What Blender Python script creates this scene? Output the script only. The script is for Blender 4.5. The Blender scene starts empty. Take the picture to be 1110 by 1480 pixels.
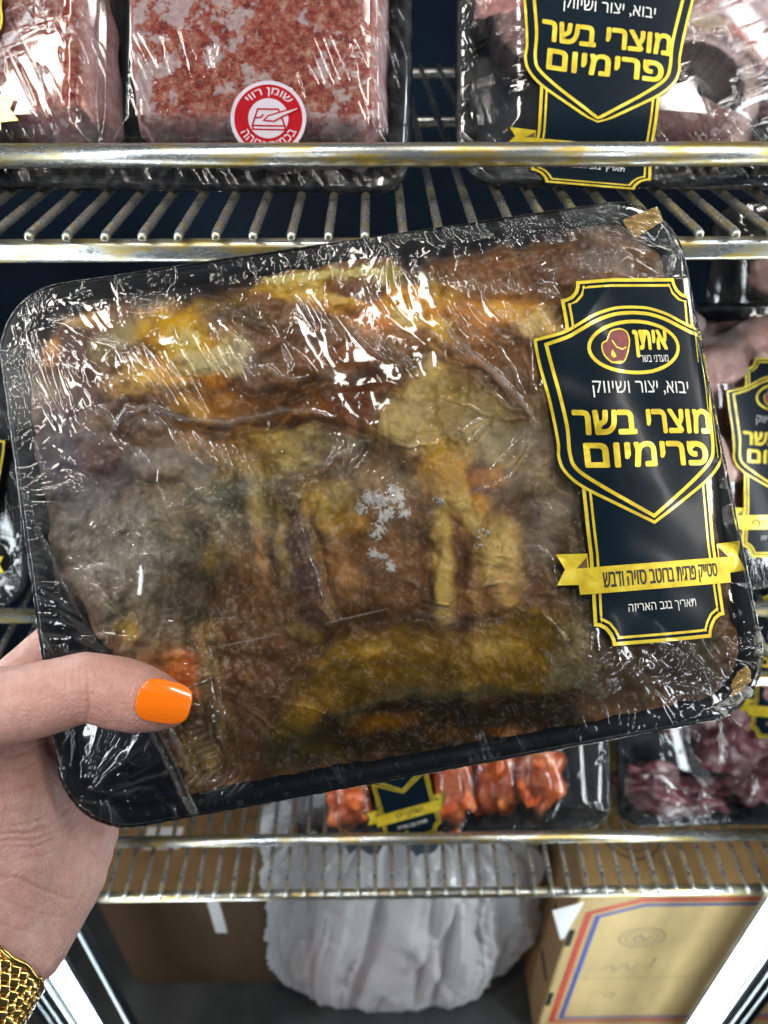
import bpy, bmesh, math, random
import numpy as np
from mathutils import Vector, Matrix, noise as mnoise
from mathutils.geometry import delaunay_2d_cdt

# ------------------------------------------------------------------ camera, light, exposure
S = bpy.context.scene
COL = S.collection
PITCH, YAW = 37.7, -0.7
cd = bpy.data.cameras.new('camera')
cam = bpy.data.objects.new('camera', cd)
COL.objects.link(cam)
cam.matrix_world = Matrix.Rotation(math.radians(YAW), 4, 'Z') @ Matrix.Rotation(math.radians(90 - PITCH), 4, 'X')
cd.sensor_fit = 'VERTICAL'
cd.sensor_height = 36.0
cd.lens = 36.0 * 1102 / 1480
cd.clip_start = 0.01
cd.clip_end = 20
cd.dof.use_dof = True
cd.dof.focus_distance = 0.262
cd.dof.aperture_fstop = 13.0
S.camera = cam
CAM = cam.matrix_world.copy()

W = bpy.data.worlds.new('World')
S.world = W
W.use_nodes = True
W.node_tree.nodes['Background'].inputs[0].default_value = (0.62, 0.74, 0.9, 1)
W.node_tree.nodes['Background'].inputs[1].default_value = 0.07

def area(name, loc, target, sx, sy, power, color):
    l = bpy.data.lights.new(name, 'AREA')
    l.shape = 'RECTANGLE'
    l.size, l.size_y = sx, sy
    l.energy = power
    l.color = color
    o = bpy.data.objects.new(name, l)
    COL.objects.link(o)
    o.location = loc
    o.rotation_euler = (Vector(target) - Vector(loc)).to_track_quat('-Z', 'Y').to_euler()
    return o
# the shop's ceiling lamps, above and behind the photographer
area('ceiling_lamp', (-0.95, -0.30, 1.00), (0, 0.2, -0.15), 0.07, 1.2, 13, (1.0, 0.94, 0.86))
area('ceiling_lamp', (1.00, -0.45, 0.95), (0, 0.2, -0.15), 0.07, 1.2, 10, (1.0, 0.95, 0.88))
area('ceiling_lamp', (0.03, -0.20, 1.50), (0, 0.15, -0.3), 0.07, 1.0, 9, (1.0, 0.94, 0.86))
# added strip lights, unseen behind the photographer, for side glints on the film
area('glint_light', (-1.05, -1.25, 0.30), (0, 0.2, -0.2), 0.045, 0.9, 4.0, (0.92, 0.96, 1.0))
area('glint_light', (1.05, -1.35, 0.25), (0, 0.2, -0.2), 0.045, 0.9, 4.0, (0.95, 0.97, 1.0))

S.view_settings.view_transform = 'Standard'
S.view_settings.look = 'None'
S.view_settings.exposure = 0.0
S.view_settings.gamma = 1.0
S.cycles.use_denoising = True
S.cycles.max_bounces = 8
S.cycles.transparent_max_bounces = 16
S.cycles.sample_clamp_indirect = 6.0
S.cycles.caustics_reflective = False
S.cycles.caustics_refractive = False

rnd = random.Random(7)

# ------------------------------------------------------------------ helpers: noise on arrays
_r = np.random.RandomState(11)
LAT = _r.rand(8, 256, 256)
def vnoise(x, y, k=0):
    x = np.asarray(x, float); y = np.asarray(y, float)
    xi = np.floor(x).astype(int); yi = np.floor(y).astype(int)
    fx = x - xi; fy = y - yi
    fx = fx * fx * fx * (fx * (fx * 6 - 15) + 10); fy = fy * fy * fy * (fy * (fy * 6 - 15) + 10)
    L = LAT[k % 8]
    x0, x1, y0, y1 = xi & 255, (xi + 1) & 255, yi & 255, (yi + 1) & 255
    a = L[x0, y0] * (1 - fx) + L[x1, y0] * fx
    b = L[x0, y1] * (1 - fx) + L[x1, y1] * fx
    return a * (1 - fy) + b * fy
def fbm(x, y, oct=4, k=0, gain=.5):
    s = 0; a = 1.0; t = 0
    for i in range(oct):
        c, q = math.cos(i * 1.1), math.sin(i * 1.1)
        s = s + a * vnoise((x * c - y * q) * 2 ** i + 17.3 * i, (x * q + y * c) * 2 ** i + 5.1 * i, k + i)
        t += a; a *= gain
    return s / t
def sstep(a, b, x):
    t = np.clip((x - a) / (b - a), 0, 1)
    return t * t * (3 - 2 * t)
def lin(c):
    c = np.asarray(c, float) / 255
    return np.where(c <= .04045, c / 12.92, ((c + .055) / 1.055) ** 2.4)

# ------------------------------------------------------------------ helpers: objects
def props(o, label=None, cat=None, group=None, kind=None):
    if label: o['label'] = label
    if cat: o['category'] = cat
    if group: o['group'] = group
    if kind: o['kind'] = kind
    return o
def empty(name, mat, label, cat, group=None):
    o = bpy.data.objects.new(name, None)
    o.empty_display_size = .02
    COL.objects.link(o)
    o.matrix_world = mat if isinstance(mat, Matrix) else Matrix.Translation(mat)
    return props(o, label, cat, group)
def link(name, me, parent=None, mats=(), smooth=False):
    for m in mats:
        if m is not None and m.name not in [x.name for x in me.materials]: me.materials.append(m)
    if smooth: me.polygons.foreach_set('use_smooth', [True] * len(me.polygons))
    o = bpy.data.objects.new(name, me)
    COL.objects.link(o)
    if parent: o.parent = parent
    return o
def np_mesh(name, V, F, attrs=None, smooth=True):
    """V (n,3), F (m,4) or (m,3)"""
    me = bpy.data.meshes.new(name)
    V = np.asarray(V, np.float32); F = np.asarray(F, np.int32)
    k = F.shape[1]
    me.vertices.add(len(V)); me.vertices.foreach_set('co', V.ravel())
    me.loops.add(F.size); me.loops.foreach_set('vertex_index', F.ravel())
    me.polygons.add(len(F))
    me.polygons.foreach_set('loop_start', np.arange(0, F.size, k, dtype=np.int32))
    me.polygons.foreach_set('loop_total', np.full(len(F), k, np.int32))
    me.polygons.foreach_set('use_smooth', np.full(len(F), smooth))
    me.update(calc_edges=True)
    for n, a in (attrs or {}).items():
        if a.ndim == 2:
            at = me.color_attributes.new(n, 'FLOAT_COLOR', 'POINT')
            at.data.foreach_set('color', np.hstack([a, np.ones((len(a), 1))]).astype(np.float32).ravel())
        else:
            at = me.attributes.new(n, 'FLOAT', 'POINT')
            at.data.foreach_set('value', a.astype(np.float32))
    return me
def py_mesh(name, V, F, smooth=False):
    me = bpy.data.meshes.new(name)
    me.from_pydata([tuple(v) for v in V], [], [tuple(f) for f in F])
    me.update()
    if smooth: me.polygons.foreach_set('use_smooth', [True] * len(me.polygons))
    return me
def box_mesh(name, x0, x1, y0, y1, z0, z1, bev=0.0, seg=2):
    bm = bmesh.new()
    bmesh.ops.create_cube(bm, size=1)
    for v in bm.verts:
        v.co = Vector((x0 + (v.co.x + .5) * (x1 - x0), y0 + (v.co.y + .5) * (y1 - y0), z0 + (v.co.z + .5) * (z1 - z0)))
    if bev: bmesh.ops.bevel(bm, geom=bm.edges[:], offset=bev, segments=seg, affect='EDGES', profile=.5)
    me = bpy.data.meshes.new(name); bm.to_mesh(me); bm.free()
    return me
def tube_mesh(name, pts, r, n=10, caps=True):
    """round bar along a polyline; r a number or a list"""
    V, F = [], []
    P = [Vector(p) for p in pts]
    rs = r if isinstance(r, (list, tuple)) else [r] * len(P)
    up = None
    for i, p in enumerate(P):
        t = (P[min(i + 1, len(P) - 1)] - P[max(i - 1, 0)]).normalized()
        if up is None:
            up = Vector((0, 0, 1)) if abs(t.z) < .9 else Vector((1, 0, 0))
        a = t.cross(up).normalized(); b = a.cross(t).normalized(); up = b
        for j in range(n):
            th = 2 * math.pi * j / n
            V.append(p + (a * math.cos(th) + b * math.sin(th)) * rs[i])
    for i in range(len(P) - 1):
        for j in range(n):
            F.append((i * n + j, i * n + (j + 1) % n, (i + 1) * n + (j + 1) % n, (i + 1) * n + j))
    if caps:
        F.append(tuple(range(n - 1, -1, -1))); F.append(tuple(range((len(P) - 1) * n, len(P) * n)))
    return py_mesh(name, V, F, True)
def rr_loop(w, h, r, n=8):
    """rounded rectangle, half sizes w h, counter-clockwise"""
    r = max(min(r, w, h), 1e-5)
    out = []
    for cx, cy, a0 in ((w - r, h - r, 0), (-w + r, h - r, 90), (-w + r, -h + r, 180), (w - r, -h + r, 270)):
        for i in range(n + 1):
            a = math.radians(a0 + 90 * i / n)
            out.append((cx + r * math.cos(a), cy + r * math.sin(a)))
    return out
def loft(name, loops, close_last=True, close_first=False, smooth=True):
    V, F = [], []
    n = len(loops[0])
    for L in loops: V += L
    for i in range(len(loops) - 1):
        for j in range(n):
            F.append((i * n + j, i * n + (j + 1) % n, (i + 1) * n + (j + 1) % n, (i + 1) * n + j))
    if close_last: F.append(tuple(range((len(loops) - 1) * n, len(loops) * n)))
    if close_first: F.append(tuple(range(n - 1, -1, -1)))
    return py_mesh(name, V, F, smooth)

# ------------------------------------------------------------------ helpers: materials
class NT:
    def __init__(s, name):
        s.m = bpy.data.materials.new(name); s.m.use_nodes = True
        s.t = s.m.node_tree; s.t.nodes.clear()
        s.out = s.n('ShaderNodeOutputMaterial')
    def n(s, typ, **kw):
        nd = s.t.nodes.new(typ)
        for k, v in kw.items():
            if hasattr(nd, k) and not k.startswith('i_'): setattr(nd, k, v)
        return nd
    def l(s, a, b): s.t.links.new(a, b)
    def noise(s, scale, detail=4, rough=.5, vec=None, dist=0, coord='Object', stretch=None):
        nd = s.n('ShaderNodeTexNoise')
        nd.inputs['Scale'].default_value = scale; nd.inputs['Detail'].default_value = detail
        nd.inputs['Roughness'].default_value = rough; nd.inputs['Distortion'].default_value = dist
        tc = s.n('ShaderNodeTexCoord'); src = tc.outputs[coord]
        if stretch:
            mp = s.n('ShaderNodeMapping'); mp.inputs['Scale'].default_value = stretch
            s.l(src, mp.inputs['Vector']); src = mp.outputs[0]
        s.l(src, nd.inputs['Vector'])
        return nd.outputs['Fac']
    def ramp(s, fac, stops):
        nd = s.n('ShaderNodeValToRGB')
        el = nd.color_ramp.elements
        while len(el) < len(stops): el.new(.5)
        for e, (p, c) in zip(el, stops):
            e.position = p; e.color = tuple(c) + (1,) if len(c) == 3 else c
        s.l(fac, nd.inputs[0]); return nd.outputs[0]
    def mix(s, fac, a, b, mode='MIX'):
        nd = s.n('ShaderNodeMix'); nd.data_type = 'RGBA'; nd.blend_type = mode
        for sock, v in ((nd.inputs[0], fac), (nd.inputs[6], a), (nd.inputs[7], b)):
            if isinstance(v, (int, float)): sock.default_value = v
            elif isinstance(v, tuple): sock.default_value = v if len(v) == 4 else v + (1,)
            else: s.l(v, sock)
        return nd.outputs[2]
    def math(s, op, a, b=0.0, clamp=False):
        nd = s.n('ShaderNodeMath'); nd.operation = op; nd.use_clamp = clamp
        for sock, v in ((nd.inputs[0], a), (nd.inputs[1], b)):
            if isinstance(v, (int, float)): sock.default_value = v
            else: s.l(v, sock)
        return nd.outputs[0]
    def bump(s, h, strength, dist=.001, normal=None):
        nd = s.n('ShaderNodeBump'); nd.inputs['Strength'].default_value = strength
        nd.inputs['Distance'].default_value = dist
        s.l(h, nd.inputs['Height'])
        if normal is not None: s.l(normal, nd.inputs['Normal'])
        return nd.outputs[0]
    def pbr(s, color, rough=.5, metal=0.0, bump=None, coat=0.0, sss=0.0, sssr=(.01, .004, .002), spec=.5, coat_rough=.05):
        b = s.n('ShaderNodeBsdfPrincipled')
        for key, v in (('Base Color', color), ('Roughness', rough), ('Metallic', metal), ('Coat Weight', coat), ('Specular IOR Level', spec)):
            if isinstance(v, (int, float)): b.inputs[key].default_value = v
            elif isinstance(v, tuple): b.inputs[key].default_value = v if len(v) == 4 else v + (1,)
            else: s.l(v, b.inputs[key])
        b.inputs['Coat Roughness'].default_value = coat_rough
        if sss:
            b.inputs['Subsurface Weight'].default_value = sss
            b.inputs['Subsurface Radius'].default_value = sssr
            b.inputs['Subsurface Scale'].default_value = 1.0
        if bump is not None: s.l(bump, b.inputs['Normal'])
        s.l(b.outputs[0], s.out.inputs[0])
        s.b = b
        return s.m

def m_plain(name, c, rough=.5, metal=0.0, var=.25, scale=60, bump=.15, bs=400, coat=0.0, spec=.5):
    t = NT(name)
    f = t.noise(scale, 5)
    c0 = tuple(x * (1 - var) for x in c); c1 = tuple(min(1, x * (1 + var)) for x in c)
    col = t.ramp(f, [(.3, c0), (.7, c1)])
    return t.pbr(col, rough, metal, t.bump(t.noise(bs, 3), bump, .0006), coat=coat, spec=spec)

M = {}
M['foam'] = m_plain('black_foam', (.006, .010, .016), .5, var=.3, scale=40, bump=.2, bs=900, spec=.18)
def m_chrome(nm='worn_chrome_wire', lo=.48, hi=.70):
    t = NT(nm)
    tc = t.n('ShaderNodeTexCoord')
    grime = t.noise(1.0, 6, .65, stretch=(45, 220, 220))
    spots = t.noise(1.0, 4, .6, stretch=(260, 260, 260))
    nr = t.n('ShaderNodeNewGeometry'); sx = t.n('ShaderNodeSeparateXYZ'); t.l(nr.outputs['Position'], sx.inputs[0])
    g = t.ramp(grime, [(lo, (0, 0, 0)), (hi, (1, 1, 1))])
    col = t.mix(g, (.52, .54, .54), (.46, .34, .09))
    r = t.ramp(spots, [(.70, (0, 0, 0)), (.74, (1, 1, 1))])
    col = t.mix(r, col, (.22, .10, .02))
    rough = t.ramp(grime, [(.3, (.18, .18, .18)), (.8, (.5, .5, .5))])
    return t.pbr(col, rough, .85, t.bump(t.noise(500, 4), .10, .0006))
M['chrome'] = m_chrome()
M['rail'] = m_chrome('yellowed_chrome_rail', .44, .62)
def m_film(name, haze_attr=True, amount=1.0):
    t = NT(name)
    tr = t.n('ShaderNodeBsdfTransparent')
    gl = t.n('ShaderNodeBsdfGlossy'); gl.inputs['Roughness'].default_value = .055
    gl.inputs['Color'].default_value = (1, 1, 1, 1)
    fine = t.noise(420, 3, .6, stretch=(1, 1, 1))
    nrm = t.bump(fine, .006, .0005)
    t.l(nrm, gl.inputs['Normal'])
    g2 = t.n('ShaderNodeBsdfGlossy'); g2.inputs['Roughness'].default_value = .30; t.l(nrm, g2.inputs['Normal'])
    gm = t.n('ShaderNodeMixShader'); gm.inputs[0].default_value = .10; t.l(gl.outputs[0], gm.inputs[1]); t.l(g2.outputs[0], gm.inputs[2])
    fr = t.n('ShaderNodeFresnel'); fr.inputs['IOR'].default_value = 1.52
    t.l(nrm, fr.inputs['Normal'])
    mx = t.n('ShaderNodeMixShader'); t.l(fr.outputs[0], mx.inputs[0]); t.l(tr.outputs[0], mx.inputs[1]); t.l(gm.outputs[0], mx.inputs[2])
    df = t.n('ShaderNodeBsdfDiffuse'); df.inputs['Color'].default_value = (.75, .76, .74, 1)
    tl = t.n('ShaderNodeBsdfTranslucent'); tl.inputs['Color'].default_value = (.75, .76, .74, 1)
    dm = t.n('ShaderNodeMixShader'); dm.inputs[0].default_value = .35; t.l(df.outputs[0], dm.inputs[1]); t.l(tl.outputs[0], dm.inputs[2])
    m2 = t.n('ShaderNodeMixShader')
    if haze_attr:
        at = t.n('ShaderNodeAttribute'); at.attribute_name = 'haze'
        nz = t.noise(900, 4, .7)
        k = t.math('MULTIPLY', t.math('MULTIPLY', at.outputs['Fac'], .42), t.math('ADD', .45, t.math('MULTIPLY', nz, 1.1)), True)
        t.l(k, m2.inputs[0])
    else:
        m2.inputs[0].default_value = .02 * amount
    t.l(mx.outputs[0], m2.inputs[1]); t.l(dm.outputs[0], m2.inputs[2])
    t.l(m2.outputs[0], t.out.inputs[0])
    return t.m
M['film'] = m_film('clear_cling_film')
def m_attr(name, rough=.4, coat=.3, nscale=260, amt=.45, bump=.35, sss=0.0):
    t = NT(name)
    at = t.n('ShaderNodeAttribute'); at.attribute_name = 'tint'
    f = t.noise(nscale, 6, .62)
    f2 = t.noise(nscale * 3.5, 5, .7)
    k = t.ramp(f, [(.25, (1 - amt,) * 3), (.75, (1 + amt,) * 3)])
    col = t.mix(1.0, at.outputs['Color'], k, 'MULTIPLY')
    k2 = t.ramp(f2, [(.3, (.93,) * 3), (.7, (1.07,) * 3)])
    col = t.mix(1.0, col, k2, 'MULTIPLY')
    return t.pbr(col, rough, 0, t.bump(f2, bump, .0008), coat=coat, sss=sss, spec=.28)
M['painted_meat'] = m_attr('marinated_meat', .28, .0, 220, .10, .10)
M['raw_meat'] = m_attr('frozen_raw_meat', .5, .15, 180, .35)
def m_ground():
    t = NT('frozen_ground_meat')
    a = t.noise(230, 6, .66); b = t.noise(400, 5, .65); c = t.noise(62, 9, .66, dist=.1); d = t.noise(1200, 3, .6)
    col = t.ramp(a, [(.33, (.19, .017, .014)), (.46, (.42, .058, .042)), (.56, (.57, .17, .115)), (.70, (.82, .52, .42))])
    fat = t.ramp(b, [(.50, (0, 0, 0)), (.68, (1, 1, 1))])
    col = t.mix(t.math('MULTIPLY', fat, .65), col, (.74, .42, .30))
    dk = t.ramp(d, [(.3, (.65, .65, .65)), (.6, (1.1, 1.1, 1.1))])
    col = t.mix(1.0, col, dk, 'MULTIPLY')
    fr = t.ramp(c, [(.542, (0, 0, 0)), (.572, (1, 1, 1))])
    at = t.n('ShaderNodeAttribute'); at.attribute_name = 'frost'
    fk = t.math('MULTIPLY', t.math('MAXIMUM', t.math('MULTIPLY', fr, .80), at.outputs['Fac']), t.math('ADD', .4, b), True)
    col = t.mix(fk, col, (.82, .70, .74))
    return t.pbr(col, .6, 0, t.bump(t.mix(.5, a, b), .6, .0015), spec=.12)
M['ground'] = m_ground()
def m_gold():
    t = NT('gold_print')
    f = t.noise(140, 4, .6, dist=.5)
    col = t.ramp(f, [(.3, (.50, .36, .018)), (.52, (.72, .55, .03)), (.72, (.86, .74, .13))])
    return t.pbr(col, .32, .35, coat=.4)
M['gold'] = m_gold()
def m_navy():
    t = NT('black_label_stock')
    f = t.noise(30, 4)
    col = t.ramp(f, [(.3, (.003, .008, .014)), (.7, (.005, .014, .023))])
    return t.pbr(col, .26, 0, t.bump(t.noise(70, 3), .10, .001), coat=.08, coat_rough=.1, spec=.10)
M['navy'] = m_navy()
M['white_ink'] = m_plain('white_print', (.80, .80, .78), .45, var=.05, bump=.02)
M['brown_ink'] = m_plain('brown_print', (.10, .045, .012), .45, var=.1, bump=.02)
M['maroon_ink'] = m_plain('maroon_print', (.20, .022, .020), .4, var=.3, scale=500, bump=.02)
M['black_ink'] = m_plain('black_print', (.010, .012, .010), .4, var=.1, bump=.02)
M['red_ink'] = m_plain('red_sticker', (.36, .004, .010), .5, var=.1, bump=.03, spec=.08)
M['sticker_white'] = m_plain('sticker_white', (.55, .49, .56), .5, var=.08, bump=.03, spec=.08)

# ------------------------------------------------------------------ helpers: film sheet over a tray
def sheet_grid(w, h, r, nx, ny):
    """grid vertices filling a rounded rectangle (half sizes w,h); returns X,Y flattened and m (0 centre..1 edge)"""
    u = np.linspace(-1, 1, nx); v = np.linspace(-1, 1, ny)
    U, V = np.meshgrid(u, v)
    X = U * w; Y = V * h
    m = np.maximum(np.abs(U), np.abs(V)) + 1e-9
    bx = X / m; by = Y / m                     # point on the rectangle border along the ray
    cx = w - r; cy = h - r
    ax, ay = np.abs(bx), np.abs(by)
    corner = (ax > cx) & (ay > cy)
    # ray (ax,ay)*t meets circle centre (cx,cy) radius r
    A = ax * ax + ay * ay; B = -2 * (ax * cx + ay * cy); C = cx * cx + cy * cy - r * r
    disc = np.clip(B * B - 4 * A * C, 0, None)
    t = np.where(corner, (-B + np.sqrt(disc)) / (2 * A), 1.0)
    s = 1 - (1 - t) * m ** 3
    return (X * s).ravel(), (Y * s).ravel(), m.ravel()
def grid_faces(nx, ny):
    i = np.arange(nx * ny).reshape(ny, nx)
    return np.stack([i[:-1, :-1], i[:-1, 1:], i[1:, 1:], i[1:, :-1]], -1).reshape(-1, 4)
def border(nx, ny):
    i = np.arange(nx * ny).reshape(ny, nx)
    return np.concatenate([i[0, :-1], i[:-1, -1], i[-1, :0:-1], i[:0:-1, 0]])
def edge_dist(x, y, w, h, r):
    qx = np.abs(x) - (w - r); qy = np.abs(y) - (h - r)
    return -(np.minimum(np.maximum(qx, qy), 0) + np.hypot(np.maximum(qx, 0), np.maximum(qy, 0)) - r)
def film_mesh(name, w, h, r, nx, ny, hf, haze_and_glint_f, depth=.026, taper=.010, crinkle=.0004, seed=0):
    X, Y, m = sheet_grid(w, h, r, nx, ny)
    Z = hf(X, Y)
    F = grid_faces(nx, ny)
    bd = border(nx, ny); nb = len(bd)
    bx, by = X[bd], Y[bd]
    tx = np.roll(bx, -1) - np.roll(bx, 1); ty = np.roll(by, -1) - np.roll(by, 1)
    L = np.hypot(tx, ty) + 1e-9; ox, oy = ty / L, -tx / L
    arc = np.cumsum(np.hypot(bx - np.roll(bx, 1), by - np.roll(by, 1)))
    prof = [(.0004, -.0003), (.0007, -.0009), (.0006, -.0018), (-.0002, -.0030), (-.003, -.008), (-.006, -.014), (-taper + .002, -depth + .004), (-taper, -depth), (-taper - .012, -depth - .0006)]
    VX, VY, VZ = [X], [Y], [Z]
    n0 = len(X); rings = [bd]
    cw = fbm(arc * 260 + seed, arc * 0 + 3.3, 4) - .5
    cw2 = fbm(arc * 900, arc * 0 + 9.1, 2, 3) - .5
    for k, (o, z) in enumerate(prof):
        amp = crinkle * (.40 + .35 * min(k, 5))
        d = o + amp * (cw * 1.6 + cw2 * 1.2 + 1.6 * (fbm(arc * 420, arc * 0 + k * .7, 3, 5) - .5))
        VX.append(bx + ox * d); VY.append(by + oy * d); VZ.append(Z[bd] * (k < 1) + z + amp * .4 * (fbm(arc * 500, arc * 0 + k * 2.1, 2, 2) - .5))
        rings.append(np.arange(nb) + n0 + k * nb)
    FF = [F]
    for a, b in zip(rings[:-1], rings[1:]):
        FF.append(np.stack([a, b, np.roll(b, -1), np.roll(a, -1)], -1))
    V = np.stack([np.concatenate(VX), np.concatenate(VY), np.concatenate(VZ)], -1)
    hz = np.concatenate([haze_and_glint_f(X, Y, Z), np.tile(.02 + .16 * np.clip(cw * 2 - .1, 0, 1), len(prof))])
    return np_mesh(name, V, np.concatenate(FF), {'haze': hz})
def tray_mesh(name, w, h, r, depth=.026, taper=.010):
    prof = [(-taper - .003, -depth), (-taper + .001, -depth + .001), (-.004, -.010), (-.002, -.004), (0, -.003), (.0004, -.0018), (-.0002, -.0009), (-.003, -.0010), (-.0055, -.0022), (-.007, -.006), (-.012, -.020), (-.015, -.0225), (-.03, -.0235)]
    loops = []
    for o, z in prof:
        loops.append([(x, y, z) for x, y in rr_loop(w + o, h + o, max(r + o, .004), 10)])
    return loft(name, loops, True, True)

# ------------------------------------------------------------------ helpers: the printed label
U0 = []
def arc_pts(cx, cy, r, a0, a1, n=7):
    return [(cx + r * math.cos(math.radians(a0 + (a1 - a0) * i / n)), cy + r * math.sin(math.radians(a0 + (a1 - a0) * i / n))) for i in range(n + 1)]
def half_to_full(h):
    """h: right half, from top centre down to bottom centre (x>=0)"""
    return h + [(-x, y) for x, y in reversed(h) if x > 1e-6]
def catmull(P, n=6):
    out = []
    for i in range(len(P) - 1):
        p0 = P[max(i - 1, 0)]; p1 = P[i]; p2 = P[i + 1]; p3 = P[min(i + 2, len(P) - 1)]
        for j in range(n):
            t = j / n
            out.append(tuple(.5 * ((2 * p1[k]) + (-p0[k] + p2[k]) * t + (2 * p0[k] - 5 * p1[k] + 4 * p2[k] - p3[k]) * t * t + (-p0[k] + 3 * p1[k] - 3 * p2[k] + p3[k]) * t ** 3) for k in range(len(p1))))
    out.append(tuple(P[-1]))
    return out
def inset(poly, d):
    """move a closed outline inwards by d (outline runs top -> right -> bottom with y down, i.e. clockwise on paper)"""
    n = len(poly); out = []
    for i in range(n):
        a = Vector(poly[i - 1]); b = Vector(poly[i]); c = Vector(poly[(i + 1) % n])
        e1 = (b - a).normalized(); e2 = (c - b).normalized()
        n1 = Vector((-e1.y, e1.x)); n2 = Vector((-e2.y, e2.x))
        m = (n1 + n2)
        if m.length < 1e-6: m = n1
        m.normalize(); k = min(1 / max(m.dot(n1), .35), 2.2)
        out.append(tuple(b + m * d * k))
    return out
def fill(poly, step=28):
    xs = [p[0] for p in poly]; ys = [p[1] for p in poly]
    pts = [Vector(p) for p in poly]
    ne = len(pts)
    def inside(x, y):
        c = False
        for i in range(ne):
            x1, y1 = poly[i]; x2, y2 = poly[i - 1]
            if (y1 > y) != (y2 > y) and x < (x2 - x1) * (y - y1) / (y2 - y1) + x1: c = not c
        return c
    y = min(ys) + step / 2
    while y < max(ys):
        x = min(xs) + step / 2
        while x < max(xs):
            if inside(x, y): pts.append(Vector((x, y)))
            x += step
        y += step
    r = delaunay_2d_cdt(pts, [], [list(range(ne))], 1, 1e-4)
    return [tuple(v) for v in r[0]], [tuple(f) for f in r[2]]
def ribbon(pts, wd, closed=False):
    n = len(pts); V, F = [], []
    for i in range(n):
        a = Vector(pts[i - 1] if (i > 0 or closed) else pts[0]); b = Vector(pts[i]); c = Vector(pts[(i + 1) % n] if (i < n - 1 or closed) else pts[-1])
        e1 = (b - a).normalized() if (b - a).length > 1e-6 else (c - b).normalized()
        e2 = (c - b).normalized() if (c - b).length > 1e-6 else e1
        m = Vector((-(e1.y + e2.y), e1.x + e2.x))
        if m.length < 1e-6: m = Vector((-e1.y, e1.x))
        m.normalize(); k = min(1 / max(m.dot(Vector((-e1.y, e1.x))), .4), 2)
        V += [tuple(b + m * wd * .5 * k), tuple(b - m * wd * .5 * k)]
    for i in range(n if closed else n - 1):
        j = (i + 1) % n
        F.append((2 * i, 2 * i + 1, 2 * j + 1, 2 * j))
    return V, F
def text2d(body, cx, cy, width, height, bold=0.0, warp=None, res=3):
    """hebrew runs right to left, so the string is laid out reversed; returns triangles on paper (y down)"""
    c = bpy.data.curves.new('lettering', 'FONT')
    c.body = body[::-1]; c.offset = bold; c.resolution_u = res
    o = bpy.data.objects.new('lettering', c); COL.objects.link(o)
    bpy.context.view_layer.update()
    me = o.evaluated_get(bpy.context.evaluated_depsgraph_get()).to_mesh()
    V = [(v.co.x, v.co.y) for v in me.vertices]; F = [tuple(p.vertices) for p in me.polygons]
    # the letter dalet has overlapping outlines that do not fill cleanly: rebuild it as bar and stem
    pat = (0, .54, .54, 0, .51, .59, .59, .51)
    for i in range(len(V) - 7):
        if all(abs(V[i + k][1] - pat[k]) < .006 for k in range(8)):
            own = set(range(i, i + 8)); F = [f for f in F if not own.issuperset(f)]
            V[i + 1] = (V[i + 1][0], V[i + 4][1]); V[i + 2] = (V[i + 2][0], V[i + 4][1])
            F += [(i, i + 3, i + 2, i + 1), (i + 4, i + 7, i + 6, i + 5)]
    bpy.data.objects.remove(o); bpy.data.curves.remove(c)
    if not V: return [], []
    x0, x1 = min(v[0] for v in V), max(v[0] for v in V); y0, y1 = min(v[1] for v in V), max(v[1] for v in V)
    out = []
    for x, y in V:
        u = (x - x0) / (x1 - x0) - .5; v = .5 - (y - y0) / (y1 - y0)
        X = cx + u * width; Y = cy + v * height
        if warp: X, Y = warp(X, Y)
        out.append((X, Y))
    return out, F
def ellipse(cx, cy, a, b, n=40):
    return [(cx + a * math.cos(2 * math.pi * i / n), cy + b * math.sin(2 * math.pi * i / n)) for i in range(n)]

PANEL0 = half_to_full([(0, 0), (100, 0), (199, 0), (201, 20), (210, 42), (226, 58), (246, 67), (266, 70), (263, 160), (262, 500), (255, 800), (250, 1000), (256, 1160), (260, 1257), (240, 1260), (220, 1272), (205, 1292), (196, 1312), (193, 1333), (100, 1333), (0, 1333)])
SH_TOP = catmull([(0, 106), (70, 110), (150, 132), (215, 165), (281, 195), (385, 215)], 5)
SH_SIDE = catmull([(385, 215), (374, 310), (348, 460), (332, 592), (334, 650), (316, 705), (256, 765), (130, 840), (0, 912)], 5)
SHIELD0 = half_to_full(SH_TOP[:-1] + SH_SIDE)
IN_TOP = catmull([(0, 133), (70, 138), (140, 158), (210, 192), (263, 217), (340, 239)], 5)
IN_SIDE = catmull([(340, 239), (311, 403), (290, 540), (288, 640), (270, 695), (196, 756), (90, 826), (0, 883)], 5)
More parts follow.
